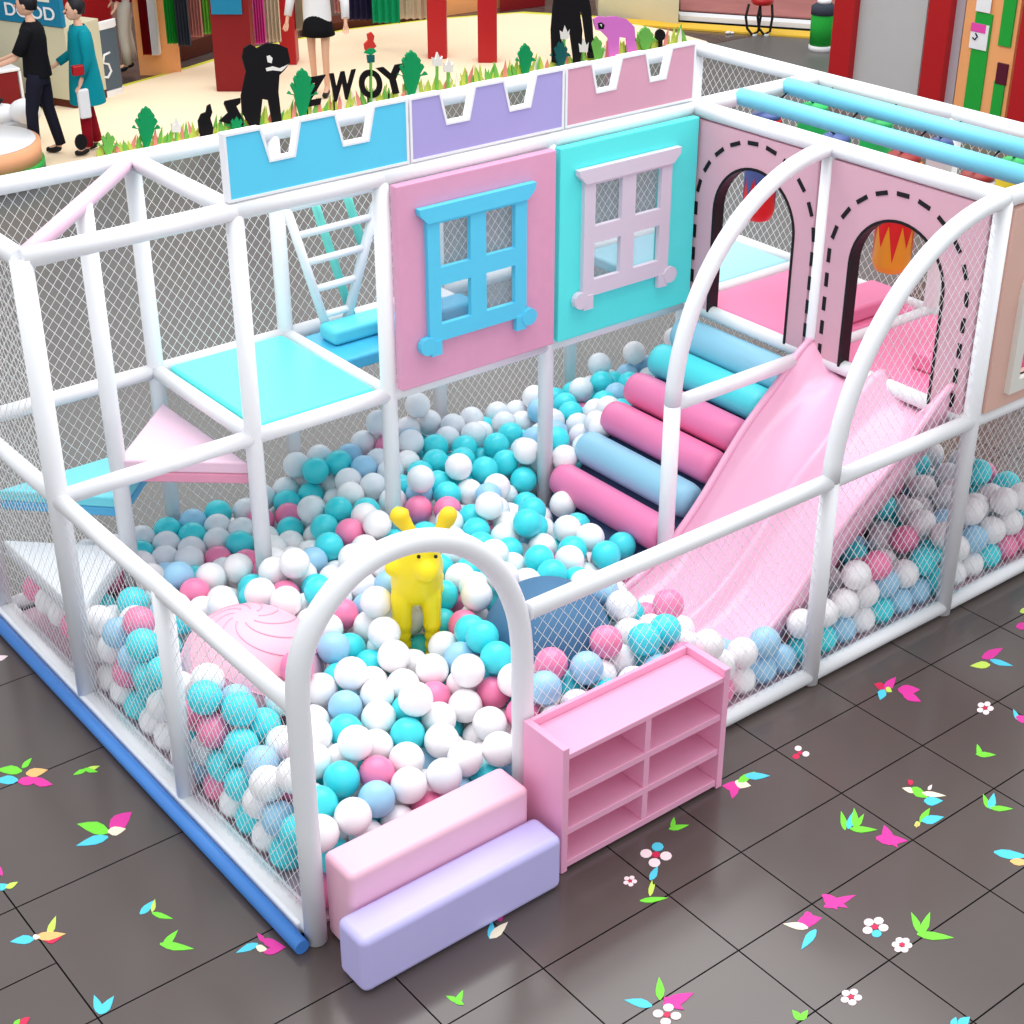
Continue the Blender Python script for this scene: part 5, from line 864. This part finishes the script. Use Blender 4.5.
# ---------------------------------------------------------------- people
SKN = M('skin', (226, 176, 148), .5, .3); HAIR = M('black_hair', (24, 20, 28), .5, .3); SHOE = M('black_shoe', (20, 20, 24), .5, .3)
def person(foot, yaw, h, lab, top, top_c, trousers, tr_c, long=0, skirt=None, arms=((.10, .25), (.10, .25)), stride=.18, hair_long=False, bare_legs=False, leg_mat=None):
    'a standing person facing the horizontal direction yaw, built as one skin with clothes over it'
    s = h/1.70; F_ = Vector((math.cos(yaw), math.sin(yaw), 0)); S_ = Vector((-F_.y, F_.x, 0)); z0 = .051
    r = thing('person', Vector((foot[0], foot[1], z0)), lab, 'person')
    B = Vector((foot[0], foot[1], z0))
    def p(f, si, z): q = B+(F_*f+S_*si)*s; return (q.x, q.y, z0+z*s)
    legs = []; joints = {}
    for sd, st in ((1, stride), (-1, -stride)):
        legs.append(dict(hip=p(0, .09*sd, .90), knee=p(st*.55+.03, .095*sd, .50), ank=p(st, .095*sd, .09), toe=p(st+.15, .10*sd, .035)))
    arm = []
    for sd, (af, out) in zip((1, -1), arms):
        arm.append(dict(sh=p(0, .17*sd, 1.38), el=p(af*.45-.02, (.20+out*.1)*sd, 1.10), wr=p(af+.05, (.20+out*.12)*sd, .90 if af < .2 else 1.0)))
    torso = [(p(0, 0, .92), .105*s), (p(0, 0, 1.08), .098*s), (p(0, 0, 1.26), .11*s), (p(0, 0, 1.37), .070*s), (p(.0, 0, 1.46), .046*s), (p(.015, 0, 1.53), .05*s)]
    ch = [torso]
    for L in legs: ch.append([(torso[0][0], torso[0][1]), (L['hip'], .075*s), (L['knee'], .05*s), (L['ank'], .036*s), (L['toe'], .03*s)])
    for A in arm: ch.append([(torso[3][0], torso[3][1]), (A['sh'], .038*s), (A['el'], .034*s), (A['wr'], .025*s)])
    hands = []
    for A in arm:
        w_ = Vector(A['wr']); dd = (w_-Vector(A['el'])).normalized(); pm = w_+dd*.06*s; ch[-1 if A is arm[1] else -2].append((tuple(pm), (.030*s, .016*s)))
        sd_ = dd.cross(Vector((0, 0, 1))); sd_ = sd_.normalized() if sd_.length > .1 else S_
        for k, l in enumerate((.06, .07, .065, .05)): hands.append([(tuple(pm), .014*s), (tuple(pm+dd*.03*s+sd_*(k-1.5)*.017*s), .009*s), (tuple(pm+dd*(.03+l*.6)*s+sd_*(k-1.5)*.02*s+F_*.01), .008*s), (tuple(pm+dd*(.03+l)*s+sd_*(k-1.5)*.02*s+F_*.025*s), .006*s)])
        hands.append([(tuple(w_+dd*.02*s), .016*s), (tuple(w_+dd*.045*s+sd_*.04*s), .010*s), (tuple(w_+dd*.075*s+sd_*.048*s+F_*.01*s), .007*s)])
    hc = Vector(p(.03, 0, 1.62))
    R3 = Matrix((F_, S_, Vector((0, 0, 1)))).transposed()
    def head(b):
        b.ball(hc, (.098*s, .078*s, .115*s), 20, 0, R3)
        b.ball(hc+F_*.035*s-Vector((0, 0, .055*s)), (.055*s, .052*s, .058*s), 14, 0, R3)                 # jaw
        b.tube([hc+F_*.085*s+Vector((0, 0, .01*s)), hc+F_*.118*s-Vector((0, 0, .02*s))], [.008*s, .014*s], 8)          # nose
        for sd in (1, -1): b.ball(hc+S_*.078*s*sd-Vector((0, 0, .005)), (.022*s, .009*s, .032*s), 10, 0, R3)
    b_ = skin('body', ch+hands, SKN, r, 1, head)
    for sd in (1, -1): MB().ball(hc+F_*.088*s+S_*.032*s*sd+Vector((0, 0, .012*s)), .010*s, 8).build('eye', BLACK, b_)
    MB().ball(hc+F_*.085*s-Vector((0, 0, .062*s)), (.012*s, .024*s, .006*s), 10, 0, R3).build('lips', M('lips', (190, 90, 90), .5, .3), b_)
    def hd(b): b.ball(hc-F_*.022*s+Vector((0, 0, .028*s)), (.098*s, .088*s, .112*s), 20, 0, R3)
    hb = MB(); hd(hb)
    hb.tube([hc+F_*.05*s+Vector((0, 0, .10*s)), hc-F_*.03*s+Vector((0, 0, .125*s)), hc-F_*.09*s+Vector((0, 0, .05*s)), hc-F_*.085*s-Vector((0, 0, (.20 if hair_long else .05)*s))], [.03*s, .05*s, .05*s, .035*s], 12)
    hb.build('hair', HAIR, b_)
    g = 1.22
    # clothes: elliptical rings round the body, sleeves and legs as tapering tubes
    def rings(b, rr_, n=24):
        V = []; C0 = Vector((B.x, B.y, 0))
        for z_, rs_, rf_ in rr_:
            for k in range(n):
                a_ = 2*math.pi*k/n; V.append(C0+(S_*(rs_*math.cos(a_))+F_*(rf_*math.sin(a_)))*s+Vector((0, 0, z0+z_*s)))
        b.add(V, [(q_*n+k, q_*n+(k+1) % n, (q_+1)*n+(k+1) % n, (q_+1)*n+k) for q_ in range(len(rr_)-1) for k in range(n)], 0, True)
    tb = MB(); fl_ = .055*(long > .1)
    rings(tb, [(.88-long, .165+fl_, .15+fl_), (.95-long*.6, .165+fl_*.8, .145+fl_*.8), (1.10, .158+fl_*.4, .132+fl_*.3), (1.26, .180, .140), (1.36, .195, .125), (1.42, .150, .095), (1.455, .075, .07)])
    for A in arm:
        sh, el, wr = Vector(A['sh']), Vector(A['el']), Vector(A['wr']); inn = sh.lerp(Vector(p(0, 0, 1.38)), .35)
        if top == 'long': tb.tube([inn, sh, sh.lerp(el, .5), el, el.lerp(wr, .9)], [.05*s, .068*s, .062*s, .054*s, .046*s], 14)
        else: tb.tube([inn, sh, sh.lerp(el, .5), sh.lerp(el, .85)], [.05*s, .068*s, .064*s, .062*s], 14)
    tb.build('jacket' if top == 'long' else 'shirt', top_c, r)
    if not bare_legs:
        tr = MB(); rings(tr, [(.80, .15, .115), (.90, .158, .125), (.98, .148, .12)])
        for L in legs:
            h_, k_, a_ = Vector(L['hip']), Vector(L['knee']), Vector(L['ank'])
            tr.tube([h_+Vector((0, 0, .02)), h_.lerp(k_, .25), h_.lerp(k_, .6), k_, k_.lerp(a_, .5), k_.lerp(a_, .98)], [.085*s, .092*s, .082*s, .066*s, .062*s, .056*s], 16)
        tr.build('trousers', tr_c, r)
    if skirt:
        V = MB(); n_ = 28; prof_ = [(.125, 1.0), (.15, .92), (.18, .80), (.20, .70)]
        V.lathe(Vector((B.x, B.y, 0)), [(a_*s, z0+z_*s) for a_, z_ in prof_], n_).build('skirt', skirt, r)
    for L in legs:
        an, to = Vector(L['ank']), Vector(L['toe'])
        skin('shoe', [[(tuple(an-Vector((0, 0, .01))), .05*s), (tuple(an.lerp(to, .4)-Vector((0, 0, .03*s))), .043*s), (tuple(to+F_*.03*s), .032*s)]], SHOE, r, 1)
    return r, arm, p
left_dir = math.atan2(-RT.y, -RT.x)
BLKC = M('black_cotton', (22, 22, 26), .8, .1); DKB = M('dark_trouser', (30, 30, 44), .8, .1); TLC = M('teal_coat', (10, 138, 152), .8, .1)
f1 = at(50, 160, z=0); person(f1, left_dir, 1.60, 'person in black T-shirt and dark trousers seen in profile, pushing the white ride', 'short', BLKC, 'x', DKB, arms=((.38, .1), (.36, .1)), stride=.12)
f2 = at(95, 156, z=0); r2, arm2, p2 = person(f2, left_dir+.5, 1.52, 'person in a long teal coat and maroon trousers, facing left', 'long', TLC, 'x', M('maroon_trouser', (140, 16, 34), .8, .1), long=.30, arms=((.04, .1), (.20, .1)), stride=.08)
q = Vector(arm2[0]['wr'])
tag(MB().box(q.x-.07, q.x+.05, q.y-.03, q.y+.03, q.z-.40, q.z-.10).build('carrier_bag', WHC, bevel=.02), 'white carrier bag hanging from the hand of the teal coat person', 'bag')
q = Vector((f2.x, f2.y, .95))-Vector((FW.x, FW.y, 0)).normalized()*.235
tag(MB().box(q.x-.06, q.x+.06, q.y-.035, q.y+.035, q.z-.05, q.z+.05).build('red_purse', REDM, bevel=.015), 'small red purse held against the side of the teal coat', 'purse')
f3 = at(322, 98, z=0); person(f3, left_dir+1.4, 1.66, 'person in a white jacket and black skirt with bare legs beyond the pen', 'long', WHC, 'x', WHC, long=.05, skirt=BLKC, bare_legs=True, arms=((.05, 1.4), (.02, 1.2)), stride=.07, hair_long=True)
f4 = at(132, 74, z=0); person(f4, left_dir+.3, 1.62, 'person in a maroon top and pale grey trousers standing behind the grey banner', 'long', MAR, 'x', M('pale_grey_cotton', (196, 190, 180), .8, .1), arms=((.05, .2), (.05, .2)), stride=.05)
